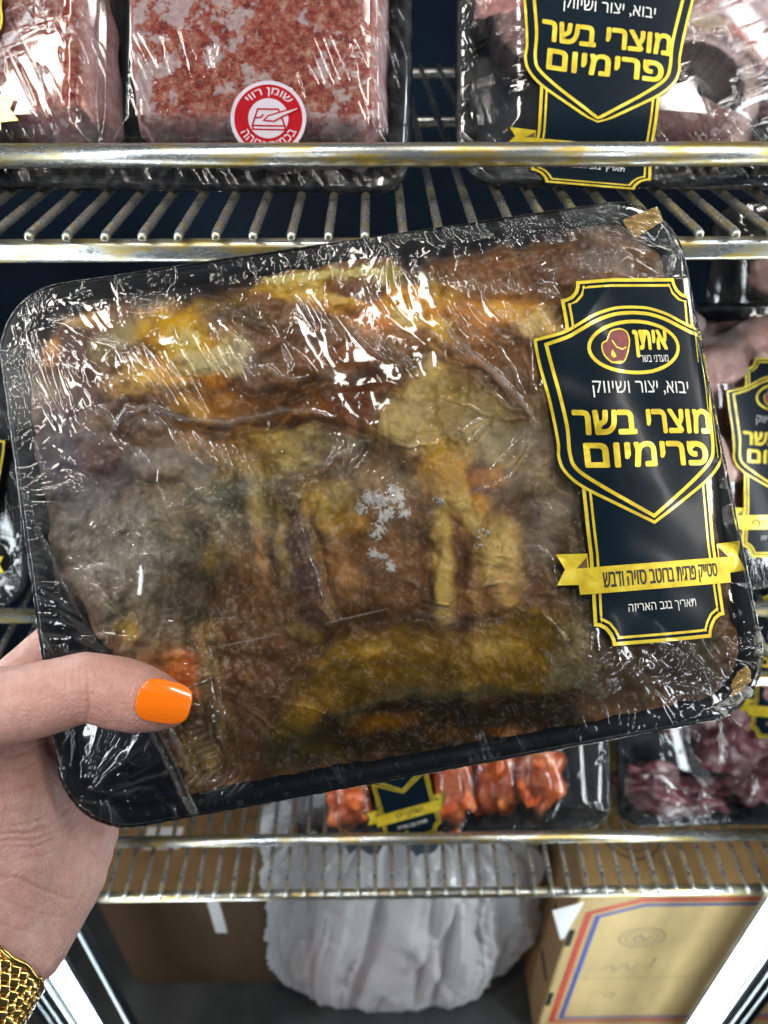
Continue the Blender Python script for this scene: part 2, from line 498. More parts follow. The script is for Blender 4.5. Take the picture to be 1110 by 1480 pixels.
def label_layers(product, hero=True, steps=28):
    PANEL, SHIELD = dense(PANEL0), dense(SHIELD0)
    """list of (part name, verts, faces, lift level, material)"""
    L = []
    def add(nm, vf, lv, mt): L.append((nm, vf[0], vf[1], lv, mt))
    add('label_panel', fill(PANEL, steps), 0, 'gold')
    add('label_panel', fill(inset(PANEL, 13), steps), 1, 'navy')
    add('frame_line', ribbon(inset(PANEL, 28), 9, True), 2, 'gold')
    add('shield', fill(SHIELD, steps), 3, 'gold')
    add('shield', fill(inset(SHIELD, 11), steps), 4, 'navy')
    inner = dense(half_to_full(IN_TOP[:-1] + IN_SIDE))
    add('frame_line', ribbon(inner, 13, True), 5, 'gold')
    add('emblem', ribbon(ellipse(0, 262, 184, 96), 13, True), 5, 'gold')
    # ribbon band with swallow tails
    for s in (-1, 1):
        tail = [(s * 258, 1000), (s * 371, 994), (s * 343, 1050), (s * 378, 1104), (s * 300, 1108), (s * 258, 1060)]
        if s < 0: tail.reverse()
        add('ribbon_band', fill(tail, 40), 5, 'gold')
        fold = [(s * 262, 1012), (s * 262, 1052), (s * 302, 1050)]
        if s < 0: fold.reverse()
        add('ribbon_band', fill(fold, 60), 6, 'brown_ink')
    band = [(-302, 1050), (-150, 1049), (0, 1049), (150, 1049), (302, 1050), (300, 1143), (150, 1143), (0, 1143), (-150, 1143), (-300, 1143)]
    add('ribbon_band', fill(band, 30), 7, 'gold')
    bow = lambda X, Y: (X, Y + 10 * ((X - 10) / 250) ** 2 * (-1 if X < 10 else .8) - 2)
    up = lambda X, Y: (X, Y + 16 * ((X - 10) / 200) ** 2 * (-.6 if X < 0 else .5))
    add('lettering', text2d('יבוא, יצור ושיווק', 12, 420, 392, 62, 0, up), 7, 'white_ink')
    add('lettering', heavy(text2d('מוצרי בשר', 8, 541, 548, 84, .0, bow), 4.2), 7, 'gold')
    add('lettering', heavy(text2d('פרימיום', 12, 660, 492, 84, .0, bow), 4.2), 7, 'gold')
    if len(product.split()) == 5:
        for wd, wc, ww in zip(product.split(), (206, 112, 9, -89, -175), (80, 82, 97, 70, 72)):
            q = 'ק' in wd
            add('lettering', heavy(text2d(wd, wc, 1101 if q else 1097, ww, 64 if q else 52, 0), .9), 9, 'black_ink')
    else:
        add('lettering', heavy(text2d(product, 5, 1097, min(462, 40 * len(product)), 58, 0), .8), 9, 'black_ink')
    add('lettering', text2d('תאריך בגב האריזה', 5, 1208, 270, 38, 0), 7, 'white_ink')
    # emblem: a steak and the name
    add('emblem', heavy(text2d('איתן', 62, 250, 144, 96, 0), 3.6), 7, 'gold')
    add('emblem', text2d('מעדני בשר', 72, 306, 124, 26, 0), 7, 'white_ink')
    st = catmull([(-62, 196), (-38, 206), (-30, 240), (-44, 288), (-64, 316), (-104, 312), (-128, 285), (-132, 250), (-112, 236), (-96, 205), (-62, 196)], 4)[:-1]
    add('emblem', fill(inset(st, -5), 40), 6, 'gold')
    add('emblem', fill(st, 30), 7, 'maroon_ink')
    add('emblem', ribbon([(-96, 236), (-80, 262), (-58, 270), (-42, 262)], 4), 8, 'gold')
    add('emblem', ribbon([(-128, 292), (-104, 318), (-66, 314)], 4), 8, 'gold')
    add('emblem', fill([(-98, 270), (-88, 284), (-84, 298), (-96, 300), (-104, 288)], 40), 8, 'gold')
    return L
def heavy(vf, d):
    V, F = vf; VV, FF = [], []
    for dx, dy in ((0, 0), (d, 0), (-d, 0), (0, d), (0, -d), (d * .7, d * .7), (-d * .7, -d * .7), (d * .7, -d * .7), (-d * .7, d * .7)):
        o = len(VV); VV += [(x + dx, y + dy) for x, y in V]; FF += [tuple(i + o for i in f) for f in F]
    return VV, FF
_lab_cache = {}
def dense(poly, closed=True, step=18):
    out = []; n = len(poly)
    for i in range(n if closed else n - 1):
        a, b = poly[i], poly[(i + 1) % n]; k = max(1, int(math.dist(a, b) / step))
        out += [(a[0] + (b[0] - a[0]) * j / k, a[1] + (b[1] - a[1]) * j / k) for j in range(k)]
    return out if closed else out + [poly[-1]]
def build_label(parent, mapf, product, dz=.00005, steps=28):
    """mapf(x_array, y_array, lift)->(n,3); parent: the package"""
    key = (product, steps)
    if key not in _lab_cache: _lab_cache[key] = label_layers(product, True, steps)
    root = None; made = {}
    parts = {}
    for nm, V, F, lv, mt in _lab_cache[key]:
        if not V: continue
        parts.setdefault(nm, []).append((V, F, lv, mt))
    order = []
    for nm in ['label_panel', 'shield', 'frame_line', 'emblem', 'ribbon_band', 'lettering']:
        order += [(nm, [x]) for x in parts[nm]] if nm in ('lettering', 'frame_line') else [(nm, parts[nm])]
    for nm, lst in order:
        VV, FF, MI, mats = [], [], [], []
        for V, F, lv, mt in lst:
            if mt not in mats: mats.append(mt)
            A = np.array(V)
            jit = (np.arange(len(A)) // max(1, len(A) // 9)) * dz * .04 if nm == 'lettering' or nm == 'emblem' else 0
            P = mapf(A[:, 0], A[:, 1], lv * dz + jit)
            o = len(VV); VV += [tuple(p) for p in P]
            for f in F: FF.append(tuple(i + o for i in f)); MI.append(mats.index(mt))
        me = py_mesh(nm, VV, FF, nm in ('label_panel', 'shield', 'ribbon_band'))
        for mt in mats: me.materials.append(M[mt])
        me.polygons.foreach_set('material_index', MI)
        if root is None:
            root = link('label', me, parent)
        else:
            link(nm, me, root)
    return root

# ------------------------------------------------------------------ the setting: the freezer cabinet
D = 0.300                                   # distance to the front of the shelves
M['cab_dark'] = m_plain('dark_cabinet_lining', (.006, .017, .036), .35, .3, var=.4, scale=9, bump=.08, bs=200)
M['cab_floor'] = m_plain('scuffed_grey_steel_floor', (.07, .075, .078), .38, .6, var=.4, scale=14, bump=.2, bs=180)
M['alu'] = m_plain('brushed_aluminium', (.30, .34, .36), .32, .9, var=.2, scale=20, bump=.06, bs=500)
M['alu_dark'] = m_plain('dark_anodised_frame', (.03, .05, .075), .3, .8, var=.2, scale=20, bump=.05, bs=500)
M['post'] = m_plain('grey_post_face', (.055, .07, .082), .42, .5, var=.2, scale=16, bump=.05, bs=400)
def structure(nm, me, mt):
    o = link(nm, me, None, [mt]); o['kind'] = 'structure'; return o
structure('back_wall', box_mesh('back_wall', -1.1, 1.1, .80, .84, -1.19, .9), M['cab_dark'])
structure('floor', box_mesh('floor', -1.1, 1.1, .27, .797, -1.18, -1.135), M['cab_floor'])
structure('side_wall', box_mesh('side_wall', -1.14, -1.103, .25, .84, -1.19, .9), M['cab_dark'])
structure('side_wall', box_mesh('side_wall', 1.103, 1.14, .25, .84, -1.19, .9), M['cab_dark'])
structure('ceiling', box_mesh('ceiling', -1.1, 1.1, .25, .797, .86, .9), M['cab_dark'])
# frame posts between the doors, each with its strip lamp
def m_emit(name, c, s):
    t = NT(name); e = t.n('ShaderNodeEmission'); e.inputs[0].default_value = c + (1,); e.inputs[1].default_value = s
    t.l(e.outputs[0], t.out.inputs[0]); return t.m
M['led'] = m_emit('lit_lamp_tube', (.88, .97, 1.0), 27.0)
def door_post(x, side, label, lamp_label):
    t = empty('door_post', (x, .285, -1.12), label, 'door post', 'door posts of the freezer')
    link('post', box_mesh('post', -.046 if side < 0 else .0115, -.0115 if side < 0 else .050, -.004, .012, 0, 2.0, .003), t, [M['post']])
    for a, b in (((-.058, -.048), (.022, .028)) if side < 0 else ((.052, .060), (.062, .066))):
        link('side_strip', box_mesh('side_strip', a, b, .002, .012, 0, 1.9, .002), t, [M['alu_dark']])
    for a in ((-.022, -.032, -.040) if side < 0 else (.020, .032, .042)):
        link('edge_trim', box_mesh('edge_trim', a, a + .003, -.0085, -.0042, 0, 1.9, .0008), t, [M['alu']])
    l = empty('strip_lamp', (x, .278, -1.12), lamp_label, 'strip lamp', 'strip lamps on the door posts')
    link('lamp_housing', box_mesh('lamp_housing', -.0030, .0030, .0052, .012, 0.01, 1.88, .001), l, [M['alu']])
    link('lamp_tube', box_mesh('lamp_tube', -.0036 if side < 0 else -.0056, .0036 if side < 0 else .0056, -.0100, .003 if side < 0 else .005, 0.02, 1.87, .003, 3), l, [M['led']])
door_post(-.272, -1, 'grey metal door post behind the wrist at lower left', 'glowing white strip lamp beside the wrist at lower left')
door_post(.308, 1, 'grey metal door post at the lower right corner, in front of the cardboard box', 'glowing white strip lamp crossing the cardboard box at lower right')

# ------------------------------------------------------------------ wire shelves
def wire_shelf(z, x0, x1, label, y0=D, depth=.43, dip=0.0):
    t = empty('wire_shelf', ((x0 + x1) / 2, y0, z), label, 'shelf', 'wire shelves of the freezer')
    hw = (x1 - x0) / 2
    def bar(nm, pts, r, n=12): return link(nm, tube_mesh(nm, pts, r, n), t, [M['rail' if nm == 'lip_rail' else 'chrome']])
    # front rail: a flattened bar under the wire tips
    me = loft('front_rail', [[(x, y * 1.0, zz) for y, zz in rr_loop(.0034, .0042, .0022, 3)] for x in (-hw, hw)], True, True)
    fr = link('front_rail', me, t, [M['rail']]); fr.location = (0, .002, -.0062)
    lr = bar('lip_rail', [(-hw, .112 * D, .0714 * D), (hw, .112 * D, .0714 * D)], .0047, 16)
    bar('rear_rail', [(-hw, depth, -.004), (hw, depth, -.004)], .004)
    bar('cross_rail', [(-hw, depth * .55, -.0045), (hw, depth * .55, -.0045)], .0032)
    for s in (-1, 1):
        bar('end_bracket', [(s * hw, 0, -.004), (s * hw, .112 * D * .5, .008), (s * hw, .112 * D, .0714 * D)], .0018)
        bar('side_rail', [(s * hw, 0, -.002), (s * hw, depth, -.002)], .003)
    w0 = tube_mesh('wire', [(0, -.0032, -.0005), (0, -.0026, .0006), (0, 0, .0009), (0, depth, .0009)], [.0013, .0018, .00185, .00185], 10)
    w0.materials.append(M['chrome'])
    n = int(2 * hw / .0141)
    for i in range(1, n):
        o = bpy.data.objects.new('wire', w0); COL.objects.link(o); o.parent = t
        o.location.x = -hw + i * 2 * hw / n + rnd.uniform(-.0004, .0004)
        o.location.z = rnd.uniform(-.0002, .0002)
    return t
Z1, Z2, Z3 = -.320 * D, -1.191 * D, -2.07 * D
wire_shelf(Z1, -.262, .37, 'upper wire shelf holding the ground meat, its rusty rails above the held package')
wire_shelf(Z2, -.262, .37, 'middle wire shelf mostly hidden behind the held package')
wire_shelf(Z3, -.248, .37, 'lower wire shelf under the orange meat, above the white bag')

# ------------------------------------------------------------------ the held package
SC = 0.262 / 0.235
def rotm(x, y, z):
    return (Matrix.Rotation(x, 3, 'X') @ Matrix.Rotation(y, 3, 'Y') @ Matrix.Rotation(z, 3, 'Z'))
HR = rotm(-.0740195, .0407841, .167393)
HT = Vector((-4.14e-5 * SC, .00339061 * SC, -.262))
HW, HH, HC = .108352 * SC, .0830020 * SC, .0235
HERO = CAM @ Matrix.Translation(HT) @ HR.to_4x4()
HRn = np.array(HR); HTn = np.array(HT)
def image_px(x, y, z):
    """package coordinates -> image pixels, projected through the camera pose"""
    P = np.stack([x, y, z], -1) @ HRn.T + HTn
    return 555 + 1102 * P[..., 0] / -P[..., 2], 740 - 1102 * P[..., 1] / -P[..., 2]
def H(px, py, w=0.0):
    """image pixels -> package coordinates at height w over the rim"""
    px = np.asarray(px, float); py = np.asarray(py, float)
    d = np.stack([(px - 555) / 1102, -(py - 740) / 1102, -np.ones_like(px)], -1)
    dl = d @ HRn; tl = HTn @ HRn
    s = (w + tl[2]) / dl[..., 2]
    return s[..., None] * dl - tl
def bulge(x, y):
    e = edge_dist(x, y, HW, HH, HC)
    k = sstep(0.0, .045, e)
    return .0052 * k + .0042 * (fbm(x * 26 + 5, y * 26 + 3, 3, 1) - .5) * k

class Paint:
    def __init__(s, X, Y, base, warp=9, wk=.02):
        s.X0, s.Y0 = X, Y
        n1 = fbm(X * wk, Y * wk, 4, 2) - .5; n2 = fbm(X * wk + 90, Y * wk + 40, 4, 4) - .5
        n3 = fbm(X * wk * 5, Y * wk * 5, 3, 5) - .5; n4 = fbm(X * wk * 5 + 9, Y * wk * 5, 3, 6) - .5
        s.X = X + warp * 3.4 * n1 + warp * .4 * n3; s.Y = Y + warp * 3.4 * n2 + warp * .4 * n4
        s.c = np.tile(lin(base), (len(X), 1)); s.h = np.zeros(len(X)); s.n = fbm(X * .045, Y * .045, 5, 3)
    def put(s, idx, a, col, dh):
        if col is not None: s.c[idx] += (lin(col) - s.c[idx]) * a[:, None]
        s.h[idx] += dh * a
    def ell(s, cx, cy, rx, ry, col, ang=0, soft=.5, amt=1.0, dh=0.0, breakup=.35):
        R = max(rx, ry) * (1 + soft) + 30
        idx = np.nonzero((abs(s.X - cx) < R) & (abs(s.Y - cy) < R))[0]
        if not len(idx): return
        x = s.X[idx] - cx; y = s.Y[idx] - cy; t = math.radians(ang)
        u = (x * math.cos(t) + y * math.sin(t)) / rx; v = (-x * math.sin(t) + y * math.cos(t)) / ry
        d = np.hypot(u, v) + breakup * (s.n[idx] - .5) * 2
        soft = min(soft * 1.5, .9); s.put(idx, .80 * amt * (1 - sstep(1 - soft, 1 + soft * .6, d)), col, dh)
    def poly(s, P, col, soft=8, amt=1.0, dh=0.0, breakup=14):
        xs = [p[0] for p in P]; ys = [p[1] for p in P]; b = soft + breakup
        idx = np.nonzero((s.X > min(xs) - b) & (s.X < max(xs) + b) & (s.Y > min(ys) - b) & (s.Y < max(ys) + b))[0]
        if not len(idx): return
        d = polysd(s.X[idx], s.Y[idx], P) + breakup * (s.n[idx] - .5) * 2
        s.put(idx, amt * sstep(-soft, soft, d), col, dh)
    def line(s, P, wd, col, amt=1.0, dh=0.0, warped=True):
        X, Y = (s.X, s.Y) if warped else (s.X0, s.Y0)
        xs = [p[0] for p in P]; ys = [p[1] for p in P]
        idx = np.nonzero((X > min(xs) - 3 * wd) & (X < max(xs) + 3 * wd) & (Y > min(ys) - 3 * wd) & (Y < max(ys) + 3 * wd))[0]
        if not len(idx): return
        d, _ = linedist(X[idx], Y[idx], P)
        s.put(idx, amt * np.exp(-(d / wd) ** 2), col, dh)
def linedist(x, y, P):
    best = np.full(len(x), 1e9); tt = np.zeros(len(x)); n = len(P) - 1
    for i in range(n):
        ax, ay = P[i]; bx, by = P[i + 1]; dx, dy = bx - ax, by - ay; L = dx * dx + dy * dy + 1e-9
        t = np.clip(((x - ax) * dx + (y - ay) * dy) / L, 0, 1)
        d = np.hypot(x - ax - t * dx, y - ay - t * dy)
        m = d < best; best = np.where(m, d, best); tt = np.where(m, (i + t) / n, tt)
    return best, tt
def polysd(x, y, P):
    d, _ = linedist(x, y, list(P) + [P[0]])
    ins = np.zeros(len(x), bool); n = len(P)
    for i in range(n):
        x1, y1 = P[i]; x2, y2 = P[i - 1]
        if y1 == y2: continue
        c = ((y1 > y) != (y2 > y)) & (x < (x2 - x1) * (y - y1) / (y2 - y1) + x1)
        ins ^= c
    return np.where(ins, d, -d)

hero = empty('meat_package', HERO, 'large black tray of frozen marinated meat under wrinkled film, held up by the hand', 'meat package')
link('tray', tray_mesh('tray', HW - .0004, HH - .0004, HC), hero, [M['foam']])

MEAT_EDGE = [(30, 530), (50, 480), (95, 452), (150, 438), (205, 446), (245, 430), (300, 428), (345, 415), (375, 400), (440, 384), (520, 372), (600, 388), (650, 372), (720, 352), (800, 345), (880, 330), (950, 330), (985, 400), (1015, 520), (1050, 700), (1075, 860), (1082, 960), (1056, 1020), (960, 1050), (860, 1067), (760, 1089), (640, 1107), (520, 1124), (440, 1140), (380, 1158), (320, 1180), (285, 1172), (240, 1125), (205, 1060), (148, 960), (112, 900), (78, 830), (54, 770), (34, 720), (18, 660), (14, 590)]
def tone(c, g=3.5, sat=1.08):
    c = c ** 1.10 * g / (1 + 1.1 * c)
    l = c.mean(1, keepdims=True)
    c = l + (c - l) * sat
    c = c * np.minimum(1, .78 / np.maximum(c.max(1, keepdims=True), 1e-6))
    return np.clip(c, .0015, .85)
MEAT_EDGE = [(x + (9 if x > 980 and y > 380 else 0), y - (8 if y < 460 and x > 140 else 0)) for x, y in MEAT_EDGE]
def build_hero_meat():
    nx, ny = 760, 590
    x, y, m = sheet_grid(HW - .0065, HH - .0065, HC - .0045, nx, ny)
    z0 = bulge(x, y)
    X, Y = image_px(x, y, z0)
    p = Paint(X, Y, (84, 62, 48), 8)
    E, G = p.ell, p.poly
    G([(20, 640), (120, 620), (300, 650), (420, 640), (440, 760), (420, 900), (330, 900), (180, 950), (90, 860), (30, 740)], (84, 74, 66), 30)
    E(170, 780, 95, 70, (98, 94, 88)); E(120, 700, 60, 40, (70, 62, 66)); E(225, 700, 60, 38, (92, 84, 74)); E(140, 660, 90, 36, (66, 50, 52), 20)
    E(320, 720, 40, 34, (62, 66, 62)); E(190, 860, 60, 40, (92, 84, 74)); E(75, 650, 40, 80, (66, 64, 74))
    E(180, 915, 12, 30, (120, 98, 52), 5); E(300, 800, 14, 26, (132, 110, 62), 10)
    E(110, 460, 50, 20, (98, 76, 62)); E(105, 458, 30, 14, (182, 152, 104), 0, dh=.6); E(68, 500, 14, 26, (190, 130, 60)); E(60, 560, 18, 40, (120, 106, 84), 70)
    E(110, 515, 70, 46, (58, 44, 46)); E(150, 505, 26, 18, (110, 100, 72)); E(180, 480, 30, 22, (128, 120, 92)); E(120, 570, 60, 30, (62, 48, 48))
    E(185, 545, 48, 26, (148, 120, 74), -12, dh=.5); E(195, 545, 16, 10, (176, 136, 58))
    E(330, 590, 110, 44, (96, 64, 36)); E(300, 590, 34, 28, (124, 86, 44)); E(430, 590, 80, 36, (82, 56, 34)); E(400, 560, 60, 30, (70, 46, 30))
    E(262, 478, 62, 46, (180, 138, 42), 15, .35, dh=.7); E(268, 488, 34, 28, (128, 112, 60), 0, .3, dh=-.5); E(268, 490, 10, 7, (92, 80, 44)); E(300, 520, 56, 18, (236, 216, 168), -18, .4, dh=.7)
    E(335, 510, 24, 30, (226, 206, 160), 30, .5); E(245, 540, 34, 26, (176, 138, 78), 20); E(258, 575, 20, 16, (96, 66, 34)); E(272, 590, 24, 20, (150, 112, 56)); E(300, 545, 26, 12, (150, 96, 40))
    E(310, 440, 50, 14, (92, 78, 40)); E(225, 420, 26, 14, (150, 132, 70)); E(330, 470, 46, 26, (110, 90, 72), 30); E(400, 475, 60, 34, (64, 42, 32)); E(350, 455, 70, 18, (62, 46, 28))
    E(430, 410, 58, 13, (196, 160, 66), -4, .4, dh=.6); E(470, 398, 70, 9, (150, 130, 62), -4); E(455, 425, 58, 14, (206, 170, 98), 12, .4, dh=.6); E(480, 448, 50, 12, (180, 130, 78), 20)
    E(500, 412, 36, 18, (78, 48, 36), -6, .3, dh=-.3); E(505, 440, 46, 11, (218, 160, 82), 4, .4, dh=.5); E(560, 400, 26, 20, (134, 124, 60)); E(540, 470, 60, 36, (112, 78, 56)); E(500, 510, 50, 30, (104, 66, 42))
    E(450, 520, 34, 30, (92, 62, 44)); E(550, 455, 26, 22, (150, 96, 60)); E(620, 400, 50, 12, (66, 58, 32))
    E(592, 432, 34, 18, (228, 158, 44), 10, .4, dh=.7); E(610, 445, 26, 20, (214, 140, 34), 50); E(595, 455, 16, 22, (232, 196, 130), -30, .5); E(635, 470, 26, 14, (200, 160, 80), 40); E(640, 420, 28, 16, (156, 120, 60))
    E(690, 450, 60, 26, (146, 96, 52)); E(700, 500, 60, 40, (116, 80, 56)); E(745, 440, 44, 20, (166, 122, 66)); E(790, 470, 32, 26, (186, 156, 108), 0, .5); E(770, 520, 50, 24, (104, 74, 58)); E(730, 545, 50, 36, (96, 72, 62))
    E(800, 395, 110, 26, (82, 60, 54), -8); E(700, 385, 70, 18, (92, 64, 50), -8); E(880, 370, 70, 22, (66, 52, 48)); E(640, 500, 40, 26, (90, 66, 40))
    G([(545, 625), (560, 585), (590, 545), (618, 512), (650, 530), (690, 566), (735, 588), (720, 610), (672, 618), (640, 648), (590, 650)], (150, 130, 92), 26, .72, .25)
    E(660, 560, 46, 20, (138, 118, 66), 25, .8, .6); E(585, 610, 26, 20, (168, 148, 104)); E(720, 640, 60, 40, (128, 116, 92)); E(790, 620, 40, 50, (104, 90, 76))
    E(505, 585, 56, 34, (66, 34, 18), 8, .4, dh=-.5); E(540, 555, 30, 22, (80, 42, 22)); E(415, 575, 40, 26, (74, 50, 32)); E(480, 545, 60, 12, (96, 68, 44))
    E(470, 640, 90, 22, (72, 68, 60)); E(400, 640, 60, 26, (126, 110, 70)); E(370, 660, 50, 40, (122, 100, 58)); E(330, 640, 60, 24, (112, 82, 46)); E(430, 665, 36, 14, (148, 134, 98))
    E(500, 690, 70, 30, (74, 62, 52)); E(590, 690, 50, 24, (78, 72, 64)); E(480, 725, 44, 36, (146, 122, 76), 0, .5, dh=.5); E(500, 755, 30, 20, (132, 100, 48)); E(560, 700, 40, 30, (98, 76, 48))
    E(372, 720, 16, 60, (140, 124, 88), -4); E(402, 760, 10, 70, (132, 112, 80), -8); E(432, 810, 22, 80, (70, 54, 56), -8, .4, dh=-.4); E(465, 830, 8, 90, (128, 100, 70), -12); E(500, 830, 34, 60, (118, 84, 56), -8)
    E(560, 840, 40, 60, (94, 68, 50)); E(350, 820, 44, 40, (112, 84, 62)); E(340, 860, 50, 34, (88, 58, 44)); E(372, 800, 10, 44, (142, 104, 78), -5); E(380, 880, 40, 30, (108, 78, 60))
    E(600, 770, 34, 46, (84, 64, 50)); E(610, 840, 30, 50, (86, 62, 46))
    E(652, 690, 34, 40, (206, 152, 74), 0, .5, dh=.8); E(662, 720, 26, 22, (216, 176, 112), 0, .5, dh=.6); E(684, 742, 22, 26, (194, 168, 116), -30, .5, dh=.8); E(637, 745, 12, 40, (156, 132, 84)); E(648, 650, 34, 14, (136, 108, 46))
    E(692, 686, 22, 18, (84, 48, 26), 30, .4, dh=-.6); E(715, 690, 22, 16, (176, 118, 72)); E(700, 730, 14, 14, (176, 116, 54)); E(662, 765, 16, 22, (88, 66, 48)); E(706, 752, 8, 20, (84, 60, 50))
    E(642, 840, 17, 74, (166, 142, 92), -2, .5, dh=.7); E(685, 810, 20, 60, (88, 64, 52)); E(728, 800, 34, 66, (184, 158, 112), -12, .45, dh=.9); E(745, 850, 24, 40, (166, 132, 92)); E(700, 870, 26, 20, (120, 90, 64))
    E(690, 905, 50, 14, (64, 50, 46)); E(810, 740, 60, 90, (80, 72, 64)); E(830, 840, 40, 60, (62, 56, 52)); E(780, 700, 36, 50, (100, 88, 74))
    G([(392, 1075), (402, 1030), (436, 985), (462, 945), (500, 918), (560, 905), (620, 920), (680, 925), (735, 892), (790, 885), (840, 925), (846, 985), (780, 1015), (690, 1010), (600, 996), (540, 1010), (480, 1050), (430, 1092)], (98, 76, 32), 22, dh=.5)
    E(560, 940, 60, 14, (114, 92, 46)); E(720, 930, 46, 16, (120, 98, 52), -10); E(450, 925, 20, 12, (122, 100, 56)); E(425, 912, 14, 9, (118, 98, 56)); E(460, 1020, 24, 40, (116, 88, 34), 30)
    G([(455, 1050), (520, 1012), (600, 1000), (720, 1020), (820, 1000), (860, 1040), (760, 1078), (600, 1095), (470, 1105), (420, 1120)], (44, 32, 18), 12)
    E(545, 1048, 40, 15, (116, 78, 20), -8, .5, dh=.4); E(590, 1040, 34, 12, (96, 62, 20)); E(735, 1062, 34, 8, (112, 70, 28), -4); E(640, 1062, 40, 12, (76, 52, 22)); E(420, 1080, 50, 30, (52, 50, 34)); E(470, 1090, 40, 16, (74, 60, 30))
    E(345, 990, 76, 74, (80, 56, 44)); E(300, 1060, 36, 50, (84, 68, 46)); E(282, 1100, 24, 40, (98, 82, 40)); E(262, 978, 26, 34, (206, 92, 34), -30, .7, .9); E(240, 960, 40, 24, (142, 92, 58), -20, .6, .7); E(300, 950, 20, 60, (110, 90, 66))  # the orange patch paints the nail's reflection into the meat colour
    G([(180, 1050), (230, 1050), (280, 1150), (250, 1140), (200, 1080)], (52, 38, 32), 10)
    E(930, 960, 130, 60, (50, 42, 34)); E(1010, 960, 60, 60, (34, 36, 34)); E(900, 1000, 60, 26, (62, 48, 34)); E(1040, 800, 40, 120, (56, 50, 40)); E(845, 900, 30, 30, (74, 66, 50))
    # muscle fibres running in a slowly turning direction
    def grain(deg, ku, kv, sd):
        t = math.radians(deg); q = 14 * (fbm(X * .010, Y * .010, 3, sd) - .5)
        return fbm((X * math.cos(t) + Y * math.sin(t)) * ku, (-X * math.sin(t) + Y * math.cos(t) + q * 3) * kv, 5, sd + 1)
    g1 = grain(72, .012, .085, 2); g2 = grain(20, .012, .08, 4); gm = sstep(.42, .56, fbm(X * .006 + 4, Y * .006, 2, 6))
    fib = g1 * gm + g2 * (1 - gm); fibm = sstep(.36, .60, fbm(X * .010 + 4, Y * .010, 3, 1))
    p.c *= (1 + (.2 + .8 * fibm) * (fib - .5) * .95)[:, None]
    for pts, wd, dk in (([(290, 556), (360, 566), (440, 556), (520, 548), (600, 540)], 9, .5), ([(130, 600), (170, 612), (220, 600), (290, 620), (400, 612), (500, 612), (560, 640)], 8, .45),
                        ([(455, 690), (452, 760), (470, 840), (490, 900)], 7, .55), ([(610, 680), (622, 760), (618, 840), (630, 910)], 9, .5), ([(668, 780), (672, 840), (680, 900)], 9, .55),
                        ([(700, 770), (712, 740), (740, 720)], 7, .4), ([(765, 760), (778, 830), (770, 890)], 9, .45), ([(400, 1060), (420, 1005), (460, 945), (500, 905), (560, 892), (640, 908), (700, 908), (760, 872), (840, 885)], 10, .5),
                        ([(480, 1062), (560, 1020), (680, 1014), (800, 1012), (860, 990)], 9, .5), ([(100, 540), (170, 560), (230, 566)], 8, .4), ([(230, 450), (215, 500), (232, 540), (300, 560)], 7, .4), ([(340, 445), (380, 470), (460, 465), (540, 455)], 8, .4),
                        ([(540, 620), (552, 585), (585, 540), (612, 505), (600, 470)], 8, .5), ([(650, 420), (720, 430), (800, 425), (850, 440)], 8, .35), ([(60, 660), (150, 690), (250, 700), (300, 740)], 8, .4), ([(300, 780), (290, 860), (310, 960), (300, 1060), (330, 1120)], 7, .4),
                        ([(230, 780), (240, 850), (215, 930)], 7, .3), ([(380, 640), (392, 700), (384, 780), (396, 870)], 6, .35), ([(820, 560), (800, 640), (820, 720)], 9, .35)):
        d, t = linedist(p.X, p.Y, pts); f = np.exp(-(d / wd) ** 2) * np.sin(np.pi * np.clip(t, .03, .97)) ** .6
        p.c *= (1 - dk * .75 * f)[:, None]; p.h -= 1.1 * f  # creases between pieces: lowered, with their shade darkened into the colour
    am = sstep(90, 300, X) * .9 + .1
    p.c *= (1 + am[:, None] * (np.array([.99, .955, .72]) - 1))
    # mottling of fat and marinade, freezer frost
    n = fbm(X * .018, Y * .018, 5, 2); n2 = fbm(X * .07, Y * .07, 4, 4); n3 = fbm(X * .3, Y * .3, 3, 1)
    p.c *= (.60 + .85 * n)[:, None] * (.86 + .30 * n2)[:, None] * (.96 + .08 * n3)[:, None]
    # frost specks
    def frost(P, soft, thr, amt, col=(226, 222, 210), k=.22):
        d = sstep(-soft, soft, polysd(X, Y, P)); nn = .62 * fbm(X * k, Y * k, 4, 6) + .38 * fbm(X * .06, Y * .06, 3, 2)
        a = np.clip(sstep(thr + .01, thr - .10, 1 - (nn * .6 + .42 * d)) * (d > .02) * amt * (.35 + 1.1 * fbm(X * .55, Y * .55, 2, 2)), 0, 1)
        p.c += (lin(col) - p.c) * a[:, None]; p.h += .35 * a
    gs = 0
    for fx, fy, fr_ in ((570, 708, 12), (580, 722, 9), (550, 722, 11), (556, 744, 11), (528, 718, 8), (522, 735, 7), (545, 766, 11), (586, 742, 8), (552, 806, 10), (538, 800, 6), (565, 820, 7), (699, 773, 8), (692, 790, 5), (635, 722, 8)):
        gs = gs + np.exp(-((X - fx) ** 2 + (Y - fy) ** 2) / fr_ ** 2)
    fn = .6 * fbm(X * .30, Y * .30, 3, 6) + .4 * fbm(X * .08, Y * .08, 3, 2)
    fa_ = sstep(.62, .78, fn + .34 * np.minimum(gs, 1.1)) * sstep(.05, .3, gs) * (.45 + 1.0 * fbm(X * .6, Y * .6, 2, 2))
    p.c += (lin((244, 242, 232)) - p.c) * np.clip(fa_, 0, 1)[:, None]; p.h += .5 * fa_
